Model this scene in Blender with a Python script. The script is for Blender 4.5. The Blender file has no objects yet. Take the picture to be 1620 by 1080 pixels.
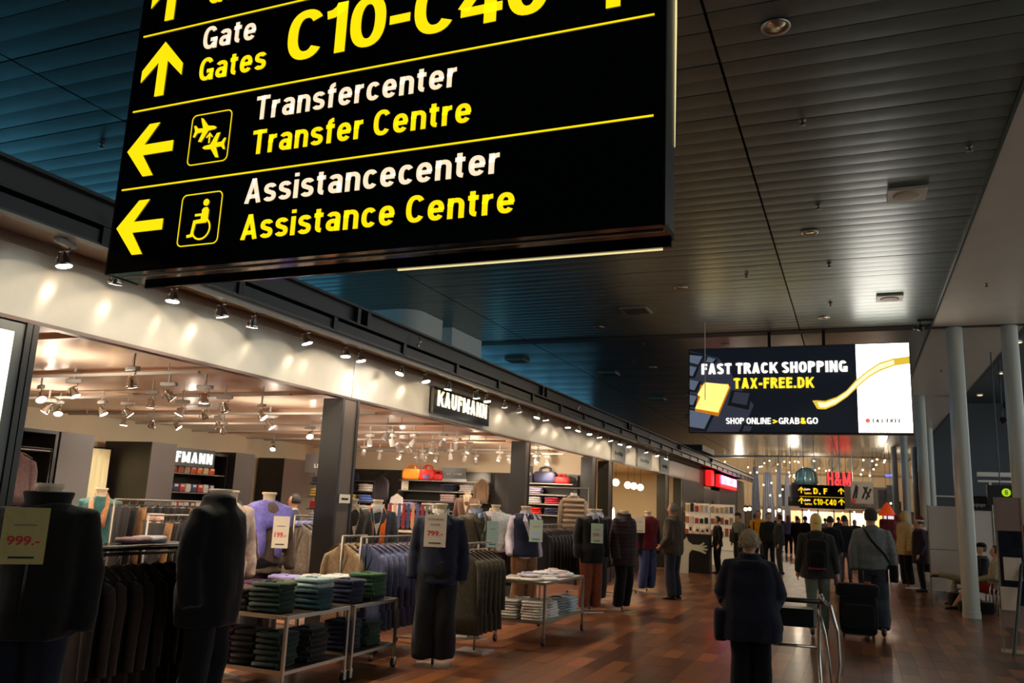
import bpy, math, random
from mathutils import Vector, Matrix, noise
RND = random.Random(11)
PI = math.pi
SC = bpy.context.scene
COL = SC.collection

# ------------------------------------------------------------------ camera
cam_d = bpy.data.cameras.new('camera'); cam = bpy.data.objects.new('camera', cam_d); COL.objects.link(cam)
yaw, pitch, roll = -0.3970, 0.19575, 0.04304
fw = Vector((math.sin(yaw)*math.cos(pitch), math.cos(yaw)*math.cos(pitch), math.sin(pitch)))
rt = Vector((math.cos(yaw), -math.sin(yaw), 0)); up = rt.cross(fw)
r2 = rt*math.cos(roll)+up*math.sin(roll); u2 = up*math.cos(roll)-rt*math.sin(roll)
m = Matrix((r2, u2, -fw)).transposed().to_4x4(); m.translation = (0, 0, 1.68)
cam.matrix_world = m
cam_d.sensor_width = 36; cam_d.lens = 1303.4/1620*36; cam_d.clip_end = 300
cam_d.dof.use_dof = True; cam_d.dof.focus_distance = 4.5; cam_d.dof.aperture_fstop = 7.0
SC.camera = cam
# ------------------------------------------------------------------ world, exposure
w = bpy.data.worlds.new('world'); SC.world = w; w.use_nodes = True
w.node_tree.nodes['Background'].inputs[0].default_value = (0.10, 0.16, 0.25, 1)
w.node_tree.nodes['Background'].inputs[1].default_value = 0.14
SC.view_settings.view_transform = 'Standard'; SC.view_settings.look = 'None'
SC.view_settings.gamma = 1; SC.view_settings.use_curve_mapping = False
SC.view_settings.exposure = 0.0
try:
    SC.cycles.sample_clamp_indirect = 4.0; SC.cycles.sample_clamp_direct = 12.0; SC.cycles.caustics_reflective = False
    SC.cycles.max_bounces = 6
except Exception: pass
LAMP_E = dict(fascia=215.0, shop=150.0, hall=45.0, far=50.0, win=4.5, winr=1.35)

def light(kind, loc, energy, color, direction=(0, 0, -1), size=.04, angle=80, blend=.6, sx=1, sy=1):
    d = bpy.data.lights.new('lamp_light', kind); o = bpy.data.objects.new('lamp_light', d); COL.objects.link(o)
    d.energy = energy; d.color = color; o.location = loc
    o.rotation_euler = Vector(direction).to_track_quat('-Z', 'Y').to_euler()
    if kind == 'SPOT': d.spot_size = math.radians(angle); d.spot_blend = blend; d.shadow_soft_size = size
    elif kind == 'AREA': d.shape = 'RECTANGLE'; d.size = sx; d.size_y = sy
    else: d.shadow_soft_size = size
    return o

# ------------------------------------------------------------------ materials
MATS = {}
def srgb(c): return tuple(((v/255+.055)/1.055)**2.4 if v/255 > .04045 else v/255/12.92 for v in c)
def mat(name, rgb, rough=.6, metal=0., emit=0., nz=0., nscale=20., bump=0., bscale=60., stretch=None, coat=0., alpha=1., sheen=0., spec=None):
    if name in MATS: return MATS[name]
    m_ = bpy.data.materials.new(name); m_.use_nodes = True; MATS[name] = m_
    nt = m_.node_tree; b = nt.nodes['Principled BSDF']; c = srgb(rgb)
    b.inputs['Base Color'].default_value = (*c, 1); b.inputs['Roughness'].default_value = rough
    b.inputs['Metallic'].default_value = metal
    if spec is not None: b.inputs['Specular IOR Level'].default_value = spec
    if coat: b.inputs['Coat Weight'].default_value = coat; b.inputs['Coat Roughness'].default_value = .1
    if sheen: b.inputs['Sheen Weight'].default_value = sheen
    if emit:
        b.inputs['Emission Color'].default_value = (*c, 1); b.inputs['Emission Strength'].default_value = emit
    if alpha < 1: b.inputs['Alpha'].default_value = alpha
    if nz or bump:
        tc = nt.nodes.new('ShaderNodeTexCoord'); mp = nt.nodes.new('ShaderNodeMapping')
        nt.links.new(tc.outputs['Object'], mp.inputs['Vector'])
        if stretch: mp.inputs['Scale'].default_value = stretch
    if nz:
        n = nt.nodes.new('ShaderNodeTexNoise'); n.inputs['Scale'].default_value = nscale; n.inputs['Detail'].default_value = 4
        nt.links.new(mp.outputs[0], n.inputs['Vector'])
        r = nt.nodes.new('ShaderNodeValToRGB'); nt.links.new(n.outputs['Fac'], r.inputs[0])
        r.color_ramp.elements[0].position = .3; r.color_ramp.elements[1].position = .7
        r.color_ramp.elements[0].color = (*[v*(1-nz) for v in c], 1); r.color_ramp.elements[1].color = (*[min(1, v*(1+nz)) for v in c], 1)
        nt.links.new(r.outputs[0], b.inputs['Base Color'])
    if bump:
        n = nt.nodes.new('ShaderNodeTexNoise'); n.inputs['Scale'].default_value = bscale; n.inputs['Detail'].default_value = 3
        nt.links.new(mp.outputs[0], n.inputs['Vector'])
        bp = nt.nodes.new('ShaderNodeBump'); bp.inputs['Strength'].default_value = bump; bp.inputs['Distance'].default_value = .01
        nt.links.new(n.outputs['Fac'], bp.inputs['Height']); nt.links.new(bp.outputs[0], b.inputs['Normal'])
    return m_
def cloth(rgb): return mat('cloth_%d_%d_%d' % tuple(rgb), rgb, rough=.92, nz=.22, nscale=35, bump=.35, bscale=180, sheen=.15, spec=.15)
def emis(name, rgb, s): return mat(name, rgb, rough=.5, emit=s)

ceil_m = mat('ceiling_metal', (116, 130, 124), rough=.35, metal=.66, nz=.10, nscale=3)
ceil_plain = mat('ceiling_panel_metal', (126, 130, 132), rough=.24, metal=.7, nz=.06, nscale=1.5)
joint_m = mat('joint_black', (12, 12, 12), rough=.8)
soffit_m = mat('soffit_plaster', (196, 190, 174), rough=.35, nz=.04, nscale=2)
steel_dark = mat('beam_paint', (52, 52, 52), rough=.45, nz=.1, nscale=5)
steel_dark2 = mat('channel_paint', (34, 37, 42), rough=.4)
bronze = mat('post_bronze', (96, 80, 68), rough=.42, metal=.3, nz=.08, nscale=6)
frame_dark = mat('post_edge_dark', (28, 27, 25), rough=.4)
soffit_br = mat('canopy_soffit', (150, 128, 108), rough=.45, metal=.3)
chrome = mat('chrome', (200, 196, 188), rough=.18, metal=1.)
satin = mat('satin_steel', (176, 168, 156), rough=.35, metal=1.)
gear_m = mat('lamp_grey_plastic', (165, 165, 160), rough=.45)
white_m = mat('white_paint', (225, 222, 214), rough=.5)
cream_wall = mat('cream_wall', (206, 190, 160), rough=.7, nz=.03, nscale=2)
shop_ceil = mat('shop_ceiling_gloss', (232, 206, 184), rough=.25, nz=.03, nscale=2, coat=.25)
black_lam = mat('black_laminate', (22, 20, 19), rough=.4, nz=.1, nscale=4)
grey_lam = mat('grey_laminate', (88, 84, 82), rough=.5)
dark_wall = mat('dark_wall_panel', (38, 34, 30), rough=.5, nz=.1, nscale=4)
black_m = mat('black_plastic', (10, 10, 10), rough=.4)
sign_black = mat('sign_black', (5, 5, 6), rough=.12, coat=.3)
sign_side = mat('sign_side_metal', (52, 58, 62), rough=.3, metal=.5)
yel_e = emis('sign_yellow', (255, 226, 10), 1.05)
wht_e = emis('sign_cream', (255, 232, 196), 1.0)
lamp_e = emis('lamp_glow', (255, 238, 215), 14.)
lamp_soft = emis('lamp_soft_glow', (255, 222, 175), 4.)
skin_m = mat('skin', (198, 148, 120), rough=.6, nz=.06, nscale=12)
skin_tan = mat('skin_tan', (170, 118, 90), rough=.6, nz=.06, nscale=12)
ivory = mat('mannequin_ivory', (222, 200, 168), rough=.5)
rubber = mat('rubber', (18, 18, 18), rough=.6)
card_m = mat('price_card', (226, 212, 190), rough=.55)
card_mint = mat('price_card_mint', (196, 214, 190), rough=.5)
card_pink = mat('price_card_pink', (236, 200, 186), rough=.55)
card_gold = mat('plastic_wrapped_card', (198, 176, 110), rough=.22, bump=.6, bscale=14, coat=.6)
ink = mat('ink_black', (30, 26, 24), rough=.7)
ink_grey = mat('ink_grey', (120, 106, 94), rough=.7)
ink_red = mat('ink_red', (206, 44, 24), rough=.6)

# ------------------------------------------------------------------ mesh builder
class G:
    def __init__(s): s.v = []; s.f = []
    def add(s, vs, fs):
        n = len(s.v); s.v += [tuple(p) for p in vs]; s.f += [tuple(i+n for i in f) for f in fs]; return s
    def box(s, x0, x1, y0, y1, z0, z1, M=None):
        vs = [Vector(p) for p in ((x0,y0,z0),(x1,y0,z0),(x1,y1,z0),(x0,y1,z0),(x0,y0,z1),(x1,y0,z1),(x1,y1,z1),(x0,y1,z1))]
        if M: vs = [M @ p for p in vs]
        return s.add(vs, [(0,3,2,1),(4,5,6,7),(0,1,5,4),(1,2,6,5),(2,3,7,6),(3,0,4,7)])
    def rbox(s, cx, cy, cz, sx, sy, sz, e=.25, n=16, M=None):
        """soft-edged block (loft of superellipses)"""
        rings = []
        for t, k in ((0, .80), (.08, .95), (.3, 1.), (.7, 1.), (.92, .95), (1, .80)):
            rings.append([Vector((cx+sx/2*k*math.copysign(abs(math.cos(a))**e, math.cos(a)), cy+sy/2*k*math.copysign(abs(math.sin(a))**e, math.sin(a)), cz-sz/2+sz*t)) for a in [2*PI*i/n for i in range(n)]])
        if M: rings = [[M @ p for p in r] for r in rings]
        return s.loft(rings)
    def loft(s, rings, cap=True, closed=True):
        n = len(rings[0]); vs = [p for r in rings for p in r]; fs = []
        for i in range(len(rings)-1):
            for j in range(n if closed else n-1):
                k = (j+1) % n; fs.append((i*n+j, i*n+k, (i+1)*n+k, (i+1)*n+j))
        if cap: fs.append(tuple(range(n-1, -1, -1))); fs.append(tuple(range((len(rings)-1)*n, len(rings)*n)))
        return s.add(vs, fs)
    def tube(s, pts, rad, n=10, cap=True, flat=1.):
        pts = [Vector(p) for p in pts]
        if not isinstance(rad, (list, tuple)): rad = [rad]*len(pts)
        rings = []; prev = None
        for i, p in enumerate(pts):
            d = (pts[min(i+1, len(pts)-1)]-pts[max(i-1, 0)]).normalized()
            if prev is None:
                a = Vector((1, 0, 0)) if abs(d.x) < .9 else Vector((0, 1, 0)); u = (a-d*a.dot(d)).normalized()
            else: u = (prev-d*prev.dot(d)).normalized()
            prev = u; v = d.cross(u)
            rings.append([p+(u*math.cos(2*PI*j/n)+v*math.sin(2*PI*j/n)*flat)*rad[i] for j in range(n)])
        return s.loft(rings, cap)
    def lathe(s, prof, n=16, M=None, cap=True):
        rings = [[Vector((r*math.cos(2*PI*j/n), r*math.sin(2*PI*j/n), z)) for j in range(n)] for r, z in prof]
        if M: rings = [[M @ p for p in r] for r in rings]
        return s.loft(rings, cap)
    def ell(s, c, r, n=12, k=8):
        rings = []
        for i in range(k+1):
            t = -PI/2+PI*i/k; cr = max(math.cos(t), .02)
            rings.append([Vector((c[0]+r[0]*cr*math.cos(2*PI*j/n), c[1]+r[1]*cr*math.sin(2*PI*j/n), c[2]+r[2]*math.sin(t))) for j in range(n)])
        return s.loft(rings)
    def prism(s, poly, y0, y1):
        """polygon in x,z extruded along y"""
        n = len(poly); vs = [(x, y0, z) for x, z in poly]+[(x, y1, z) for x, z in poly]
        fs = [tuple(range(n)), tuple(range(2*n-1, n-1, -1))]+[(i, i+n, (i+1) % n+n, (i+1) % n) for i in range(n)]
        return s.add(vs, fs)
    def mesh(s, name='mesh'):
        me = bpy.data.meshes.new(name); me.from_pydata(s.v, [], s.f); me.validate(); me.update(); return me
    def ob(s, name, m_, parent=None, smooth=False, loc=None, rz=0.):
        me = s.mesh(name)
        import bmesh
        bm = bmesh.new(); bm.from_mesh(me); bmesh.ops.recalc_face_normals(bm, faces=bm.faces); bm.to_mesh(me); bm.free()
        if m_: me.materials.append(m_)
        if smooth: me.shade_smooth() if hasattr(me, 'shade_smooth') else [setattr(p, 'use_smooth', True) for p in me.polygons]
        o = bpy.data.objects.new(name, me); COL.objects.link(o)
        if parent: o.parent = parent
        if loc: o.location = loc
        o.rotation_euler.z = rz
        return o
def smooth_angle(o, a=40):
    try: o.data.set_sharp_from_angle(angle=math.radians(a))
    except Exception: pass
    return o
def thing(name, label, cat, loc=(0, 0, 0), rz=0., group=None):
    o = bpy.data.objects.new(name, None); COL.objects.link(o); o.empty_display_size = .1
    o.location = loc; o.rotation_euler = (0, 0, rz); o['label'] = label; o['category'] = cat
    if group: o['group'] = group
    return o
def tag(o, label, cat, group=None):
    o['label'] = label; o['category'] = cat
    if group: o['group'] = group
    return o
def struct(o): o['kind'] = 'structure'; return o
def dup(root, loc, rz=0., label=None, group=None, scale=None):
    r = root.copy(); COL.objects.link(r); r.location = loc; r.rotation_euler = (0, 0, rz)
    if scale: r.scale = scale
    if label: r['label'] = label
    if group: r['group'] = group
    for ch in list(root.children):
        c = ch.copy(); COL.objects.link(c); c.parent = r
        for g in ch.children:
            d = g.copy(); COL.objects.link(d); d.parent = c
    return r
def _ord():
    t = ['twenty', 'thirty', 'forty', 'fifty', 'sixty', 'seventy']; o = ['first', 'second', 'third', 'fourth', 'fifth', 'sixth', 'seventh', 'eighth', 'ninth']
    r = []
    for i, w_ in enumerate(t): r += ([w_[:-1]+'ieth'] if i or 1 else [])+[w_+'-'+x for x in o]
    return r
ORD = ['first', 'second', 'third', 'fourth', 'fifth', 'sixth', 'seventh', 'eighth', 'ninth', 'tenth', 'eleventh', 'twelfth', 'thirteenth', 'fourteenth', 'fifteenth', 'sixteenth', 'seventeenth', 'eighteenth', 'nineteenth']+_ord()
_tc = {}
def text_pts(body, bold):
    c = bpy.data.curves.new('lettering', 'FONT'); c.body = body; c.size = 1; c.offset = bold; c.resolution_u = 4
    o = bpy.data.objects.new('tmp', c); COL.objects.link(o)
    dg = bpy.context.evaluated_depsgraph_get(); dg.update()
    me = bpy.data.meshes.new_from_object(o.evaluated_get(dg))
    vs = [v.co.copy() for v in me.vertices]; fs = [tuple(p.vertices) for p in me.polygons]
    bpy.data.objects.remove(o); bpy.data.meshes.remove(me); bpy.data.curves.remove(c)
    return vs, fs
def text(body, x, z, width, cap, m_, parent, y=0., rz=0., loc=None, bold=.012, name='lettering', shear=0.):
    if 'H' not in _tc:
        vs, _ = text_pts('H', 0); _tc['H'] = max(v.y for v in vs)-min(v.y for v in vs)
    vs, fs = text_pts(body, bold)
    x0 = min(v.x for v in vs); x1 = max(v.x for v in vs)
    sy = cap/_tc['H']; sx = width/(x1-x0) if width else sy*.85
    g = G(); g.add([((v.x-x0)*sx+x+shear*v.y*sy, y, v.y*sy+z) for v in vs], fs)
    me = g.mesh(name); me.materials.append(m_)
    o = bpy.data.objects.new(name, me); COL.objects.link(o)
    if parent: o.parent = parent
    if loc: o.location = loc
    o.rotation_euler.z = rz
    return o
def arc_(cx, cy, rx, ry, a0, a1, n=18, e=2.35):
    out = []
    for i in range(n+1):
        a = math.radians(a0+(a1-a0)*i/n); c, s_ = math.cos(a), math.sin(a)
        out.append((cx+rx*math.copysign(abs(c)**(2/e), c), cy+ry*math.copysign(abs(s_)**(2/e), s_)))
    return out
def glyph(ch, w_):
    h = w_/2; X = .735; W = .52
    L = lambda *p: list(p)
    if ch == 'n': return .50, [L((h, 0), (h, X)), arc_(.25, X-h-.2, .25-h, .2, 180, 0)+[(.5-h, 0)]]
    if ch == 'r': return .33, [L((h, 0), (h, X)), arc_(.30, X-h-.24, .30-h, .24, 180, 88)]
    if ch == 'e': return .50, [arc_(.25, X/2, .25-h, X/2-h, 0, 322, 30), L((h, X/2), (.5-h*.3, X/2))]
    if ch == 'c': return .47, [arc_(.245, X/2, .245-h, X/2-h, 38, 322, 26)]
    if ch == 'a': return .49, [arc_(.24, X-h-.15, .16, .15, 155, 0, 14)+[(.40, 0)], arc_(.23, .235, .145, .15, 0, 360, 24)]
    if ch == 's': return .45, [arc_(.225, X-h-.13, .145, .13, 15, 250, 16)+arc_(.225, h+.135, .15, .135, 75, -160, 16)]
    if ch == 't': return .32, [L((.135, X+.17), (.135, .25))+arc_(.27, .22, .135, .22-h, 180, 268, 8), L((0, X-h*.8), (.31, X-h*.8))]
    if ch == 'f': return .32, [L((.135, 0), (.135, .8))+arc_(.28, .80, .145, .20-h, 180, 92, 8), L((0, X-h*.8), (.31, X-h*.8))]
    if ch == 'i': return 2*h, [L((h, 0), (h, X)), L((h, .86), (h, 1))]
    if ch == 'G': return .60, [arc_(.295, .5, .295-h, .5-h, 36, 325, 30), L((.56-h*.4, 0), (.56-h*.4, .47)), L((.32, .47-h*.8), (.56+h*.4, .47-h*.8))]
    if ch == 'C': return .58, [arc_(.295, .5, .295-h, .5-h, 38, 322, 30)]
    if ch == 'O': return .60, [arc_(.30, .5, .30-h, .5-h, 0, 360, 36)]
    if ch == '0': return .54, [arc_(.27, .5, .27-h, .5-h, 0, 360, 36)]
    if ch == 'Q': return .60, [arc_(.30, .5, .30-h, .5-h, 0, 360, 36)]
    if ch == 'A': return .62, [L((h, 0), (.31, 1.02)), L((.31, 1.02), (.62-h, 0)), L((.14, .28), (.48, .28))]
    if ch == 'T': return .54, [L((0, 1-h), (.54, 1-h)), L((.27, 0), (.27, 1))]
    if ch == 'F': return .47, [L((h, 0), (h, 1)), L((h, 1-h), (.47, 1-h)), L((h, .54), (.43, .54))]
    if ch == 'E': return .49, [L((h, 0), (h, 1)), L((h, 1-h), (.49, 1-h)), L((h, .52), (.45, .52)), L((h, h), (.49, h))]
    if ch == 'L': return .46, [L((h, 0), (h, 1)), L((h, h), (.46, h))]
    if ch == 'I': return 2*h, [L((h, 0), (h, 1))]
    if ch == 'H': return .57, [L((h, 0), (h, 1)), L((.57-h, 0), (.57-h, 1)), L((h, .52), (.57-h, .52))]
    if ch == 'N': return .60, [L((h, 0), (h, 1)), L((.60-h, 0), (.60-h, 1)), L((h, .98), (.60-h, .02))]
    if ch == 'M': return .74, [L((h, 0), (h, 1)), L((.74-h, 0), (.74-h, 1)), L((h, .98), (.37, .10)), L((.37, .10), (.74-h, .98))]
    if ch == 'K': return .60, [L((h, 0), (h, 1)), L((.56, 1.04), (h, .34)), L((.25, .62), (.56, -.04))]
    if ch == 'X': return .60, [L((h, -.03), (.60-h, 1.03)), L((h, 1.03), (.60-h, -.03))]
    if ch == 'U': return .58, [L((h, 1), (h, .34))+arc_(.29, .34, .29-h, .34-h, 180, 360, 16)+[(.58-h, 1)]]
    if ch in 'PRBD':
        W = .56; s_ = [L((h, 0), (h, 1))]
        if ch == 'D': s_.append([(h, 1-h), (.25, 1-h)]+arc_(.25, .5, .31-h, .5-h, 90, -90, 18)+[(h, h)])
        else: s_.append([(h, 1-h), (.28, 1-h)]+arc_(.28, .74, .26-h, .26-h, 90, -90, 12)+[(h, .48)])
        if ch == 'R': s_.append(L((.30, .48), (.50, -.03)))
        if ch == 'B': s_.append([(h, .52), (.30, .52)]+arc_(.30, .27, .27-h, .27-h, 90, -90, 12)+[(h, h)])
        return W, s_
    if ch == 'S': return .55, [arc_(.275, .74, .275-h, .26-h, 20, 250, 16)+arc_(.275, .26+h*.2, .275-h, .26-h*.8, 75, -160, 16)]
    if ch == '1': return .30, [L((.30-h, 0), (.30-h, 1)), L((-.02, .79), (.08, .80), (.18, .88), (.30-h, 1.0))]
    if ch == '4': return .58, [L((.40, .98), (.05, .32)), L((.02, .27), (.58, .27)), L((.42, 0), (.42, 1))]
    if ch == '-': return .30, [L((.0, .42), (.30, .42))]
    if ch == '.': return 2*h, [L((h, 0), (h, 2*h))]
    if ch == ',': return 2*h, [L((h, 2*h), (h, -.06))]
    if ch == '>': return .36, [L((.02, .85), (.34, .5), (.02, .15))]
    if ch == '&': return .64, [[(.60, .0), (.16, .66)]+arc_(.28, .80, .13, .20-h, 200, -20, 12)+[(.30, .55), (.12, .36)]+arc_(.27, .24, .27-h, .24-h, 165, 330, 12)+[(.56, .48)]]
    return .25, []
def signtext(body, x, z, width, cap, m_, parent, y=0., rz=0., weight=.165, gap=.105, name='lettering'):
    cur = 0; g = G(); h = weight/2
    for ch in body:
        wd, st = glyph(ch, weight)
        for s_ in st:
            P_ = [Vector(p) for p in s_]; P_ = [P_[0]]+[b for a, b in zip(P_, P_[1:]) if (b-a).length > 1e-4]
            closed = (P_[0]-P_[-1]).length < 1e-3; n = len(P_); lf = []; rg = []
            for i, p in enumerate(P_):
                a = P_[i-1] if i else (P_[-2] if closed else p); b = P_[i+1] if i < n-1 else (P_[1] if closed else p)
                d1 = (p-a).normalized() if (p-a).length else (b-p).normalized(); d2 = (b-p).normalized() if (b-p).length else d1
                d = (d1+d2).normalized(); nn = Vector((-d.y, d.x)); k = h/max(.55, nn.dot(Vector((-d1.y, d1.x))))
                lf.append(p+nn*k); rg.append(p-nn*k)
            cl = lambda v: (cur+v.x, y, min(max(v.y, -.10 if ch == ',' else 0), 1.))
            vs = [cl(v) for v in lf]+[cl(v) for v in rg]
            if ch in 'astcefr': vs = [(a, b, c) for a, b, c in vs]
            g.add(vs, [(i, i+1, n+i+1, n+i) for i in range(n-1)])
        cur += wd+gap if st else .26
    tot = cur-gap; sx = width/tot
    g.v = [(x+a*sx, b, z+c*cap) for a, b, c in g.v]
    o = g.ob(name, m_, parent, rz=rz); return o
def poly_flat(name, poly, y, m_, parent, th=.002):
    g = G(); g.prism(poly, y-th, y); return g.ob(name, m_, parent)
def frame_path(pts, wd):
    """closed band of width wd around a polygon in x,z"""
    n = len(pts); cx = sum(p[0] for p in pts)/n; cz = sum(p[1] for p in pts)/n
    inner = []
    for i in range(n):
        a = Vector(pts[i-1]); b = Vector(pts[i]); c = Vector(pts[(i+1) % n])
        d = ((b-a).normalized()+(c-b).normalized()).normalized(); nn = Vector((-d.y, d.x))
        if nn.dot(Vector((cx, cz))-b) < 0: nn = -nn
        inner.append(b+nn*wd)
    return inner
def remesh(g, vox, m_, name, parent, fold=0., quilt=0., qz=14., seed=0):
    me = g.mesh('tmp'); o = bpy.data.objects.new('tmp', me); COL.objects.link(o)
    md = o.modifiers.new('r', 'REMESH'); md.mode = 'VOXEL'; md.voxel_size = vox; md.use_smooth_shade = True
    sm = o.modifiers.new('s', 'SMOOTH'); sm.factor = .5; sm.iterations = 3
    dg = bpy.context.evaluated_depsgraph_get(); dg.update()
    nm = bpy.data.meshes.new_from_object(o.evaluated_get(dg))
    bpy.data.objects.remove(o); bpy.data.meshes.remove(me)
    if fold or quilt:
        ns = [v.normal.copy() for v in nm.vertices]
        for v, n in zip(nm.vertices, ns):
            p = v.co
            d = fold*(noise.noise(Vector((p.x*9+seed, p.y*9, p.z*3.2)))*1.3+noise.noise(Vector((p.x*3+seed, p.y*3, p.z*11)))*.7)
            if quilt: d += quilt*(abs(math.sin(p.z*PI*qz))**.5-.6)
            v.co = p+n*d
    for p in nm.polygons: p.use_smooth = True
    nm.materials.clear(); nm.materials.append(m_); nm.name = name
    ob = bpy.data.objects.new(name, nm); COL.objects.link(ob)
    if parent: ob.parent = parent
    return ob

# ================================================================== THE SETTING
def panel(name, x0, x1, y0, y1, z0, z1, m_, parent=None, st=True):
    g = G(); g.box(x0, x1, y0, y1, z0, z1); o = g.ob(name, m_, parent)
    if st and not parent: struct(o)
    return o
CZ = 5.48
# ceiling: backing, hung metal slats near the camera as single parts, the rest joined
ceiling = panel('ceiling', -16, 1.5, -6, 57, CZ+.035, CZ+.10, joint_m)
cols = ((-13.0, -7.03), (-7.005, -.962), (-.938, 1.465))
def slat_g(x0, x1, y0, pitch, sag, k=5):
    g = G(); n = k+1; lo = []; hi = []
    for i in range(n):
        t = i/k; y = y0+.004+(pitch-.008)*t; z = CZ+.006-sag*math.sin(PI*t)
        lo += [(x0, y, z), (x1, y, z)]
    fs = [(2*i, 2*i+1, 2*i+3, 2*i+2) for i in range(k)]
    m0 = len(lo); lo += [(x0, y0+.003, CZ+.036), (x1, y0+.003, CZ+.036), (x1, y0+pitch-.003, CZ+.036), (x0, y0+pitch-.003, CZ+.036)]
    fs += [(m0, m0+1, 1, 0), (2*k, 2*k+1, m0+2, m0+3), (m0+3, m0+2, m0+1, m0)]
    g.add(lo, fs); return g
P = .2551
for (x0, x1) in cols:
    base = slat_g(x0, x1, 0, P, .003).ob('ceiling_slat', ceil_m, ceiling, smooth=True, loc=(0, 3.06, 0)); smooth_angle(base)
    for i in range(1, 43):
        o = base.copy(); COL.objects.link(o); o.location.y = 3.06+i*P; o.rotation_euler.x = RND.uniform(-.0015, .0015); o.location.z = RND.uniform(-.001, .001)
rest = G()
for (x0, x1) in cols:
    for i in range(-36, 0): s_ = slat_g(x0, x1, 3.06+i*P, P, .003, 3); rest.add(s_.v, s_.f)
    for i in range(43, 57): s_ = slat_g(x0, x1, 3.06+i*P, P, .003, 3); rest.add(s_.v, s_.f)
o = rest.ob('ceiling_slats', ceil_m, ceiling, smooth=True); smooth_angle(o); o['kind'] = 'stuff'
far = G()
for (x0, x1) in cols:
    y = 18.05
    while y < 55:
        s_ = slat_g(x0, x1, y, 1.2, .004, 3); far.add(s_.v, s_.f); y += 1.2
o = far.ob('ceiling_panels', ceil_plain, ceiling, smooth=True); smooth_angle(o); o['kind'] = 'stuff'
# plaster soffit along the right edge, with an edge strip and a joint
soffit = panel('ceiling_soffit', 1.5, 3.12, -6, 17.75, CZ-.012, CZ+.1, soffit_m)
panel('soffit_panel', 1.5, 3.12, 18.0, 60, CZ-.012, CZ+.1, soffit_m, soffit)
panel('trim_1', 1.468, 1.498, -6, 60, CZ-.03, CZ+.05, mat('edge_green', (40, 52, 36), rough=.4))
panel('trim_2', -16, 3.12, 17.62, 18.02, CZ-.004, CZ+.09, mat('joint_grey', (40, 38, 36), rough=.6))
# far end edge of the ceiling, gently bowed
g = G(); ring = []
for i in range(13):
    x = -16+i*1.6; y = 55.4+.42*abs((x+1)/3.)**1.5*1.0
    ring.append([(x, y, CZ-.05), (x, y+.35, CZ-.05), (x, y+.35, CZ+.5), (x, y, CZ+.5)])
g.loft(ring); struct(g.ob('trim_3', mat('edge_steel', (120, 122, 124), rough=.4), smooth=False))

# floor: base, single planks near the camera, the rest one piece
wood_cols = [(88, 50, 32), (120, 72, 42), (74, 44, 28), (142, 86, 50), (98, 58, 36), (110, 68, 44)]
def wood(i): return mat('merbau_%d' % i, wood_cols[i], rough=.30, nz=.22, nscale=7, bump=.08, bscale=30, stretch=(6, 1, 1), coat=.15)
fl_m = mat('merbau_floor', (98, 60, 38), rough=.30, nz=.2, nscale=4, coat=.15)
floor = panel('floor', -16, 10, -6, 75, -.12, -.02, joint_m)
PW, PL = .2, .6
pb = []
for i in range(6):
    g = G(); g.box(.001, PW-.001, .0015, PL-.0015, -.02, 0); o = g.ob('floor_plank', wood(i), floor, loc=(0, 0, 0)); pb.append(o)
firsts = set(); nrow = 0
for r_ in range(6):
    y = 7.2+r_*PL
    for c_ in range(37):
        x = -5.6+c_*PW; k = RND.randrange(6)
        if k not in firsts: o = pb[k]; firsts.add(k)
        else: o = pb[k].copy(); COL.objects.link(o)
        o.location = (x, y, RND.uniform(-.0006, .0006)); nrow += 1
rest = [G() for _ in range(6)]
for r_ in range(-8, 60):
    y = 7.2+r_*PL
    if 0 <= r_ < 6:
        xs = [-5.6-(i+1)*PW for i in range(12)]+[1.8+i*PW for i in range(16)]
    else: xs = [-8+i*PW for i in range(66)]
    for x in xs: rest[RND.randrange(6)].box(x+.001, x+PW-.001, y+.0015, y+PL-.0015, -.02, RND.uniform(-.0006, .0004))
for i in range(6): o = rest[i].ob('floor_planks', wood(i), floor); o['kind'] = 'stuff'
g = G(); g.box(-16, -8.0, -6, 75, -.02, -.0008); g.box(-8, 10, 43.2, 75, -.02, -.0008); g.box(5.2, 10, -6, 43.2, -.02, -.0008); g.box(-8, 5.2, -6, 2.4, -.02, -.0008)
o = g.ob('floor_boards', fl_m, floor); o['kind'] = 'stuff'

# hall walls
wl = panel('wall_left', -16.2, -16, -6, 75, 0, 7.5, mat('hall_wall_dark', (60, 64, 70), rough=.7))
win_e = emis('daylight_pane', (84, 160, 196), LAMP_E['win'])
for i, y in enumerate(range(0, 52, 4)):
    win = G()
    for a, b, c, d in ((y, y+.12, 3.7, 5.35), (y+3.88, y+4, 3.7, 5.35), (y, y+4, 3.6, 3.72), (y, y+4, 5.3, 5.42)): win.box(-16, -15.9, a, b, c, d)
    wo = win.ob('window_%d' % (i+1), steel_dark2); struct(wo)
    g = G(); g.box(-15.99, -15.96, y+.1, y+3.9, 3.7, 5.32); g.ob('pane', win_e, wo)
panel('wall_right', 9.6, 9.8, -6, 75, 0, 9, mat('far_glass_dark', (58, 62, 64), rough=.25))
win_r = emis('daylight_pane_right', (216, 226, 226), LAMP_E['winr'])
for i, y in enumerate(range(-4, 40, 4)):
    g = G(); g.box(9.48, 9.6, y, y+.12, .3, 6.9); g.box(9.48, 9.6, y+3.88, y+4, .3, 6.9); g.box(9.48, 9.6, y+.12, y+3.88, .3, .42); g.box(9.48, 9.6, y+.12, y+3.88, 6.78, 6.9)
    wo = g.ob('window_%d' % (i+21), steel_dark2); struct(wo)
    g = G(); g.box(9.56, 9.59, y+.12, y+3.88, .42, 6.78); g.ob('pane', win_r, wo)
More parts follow.
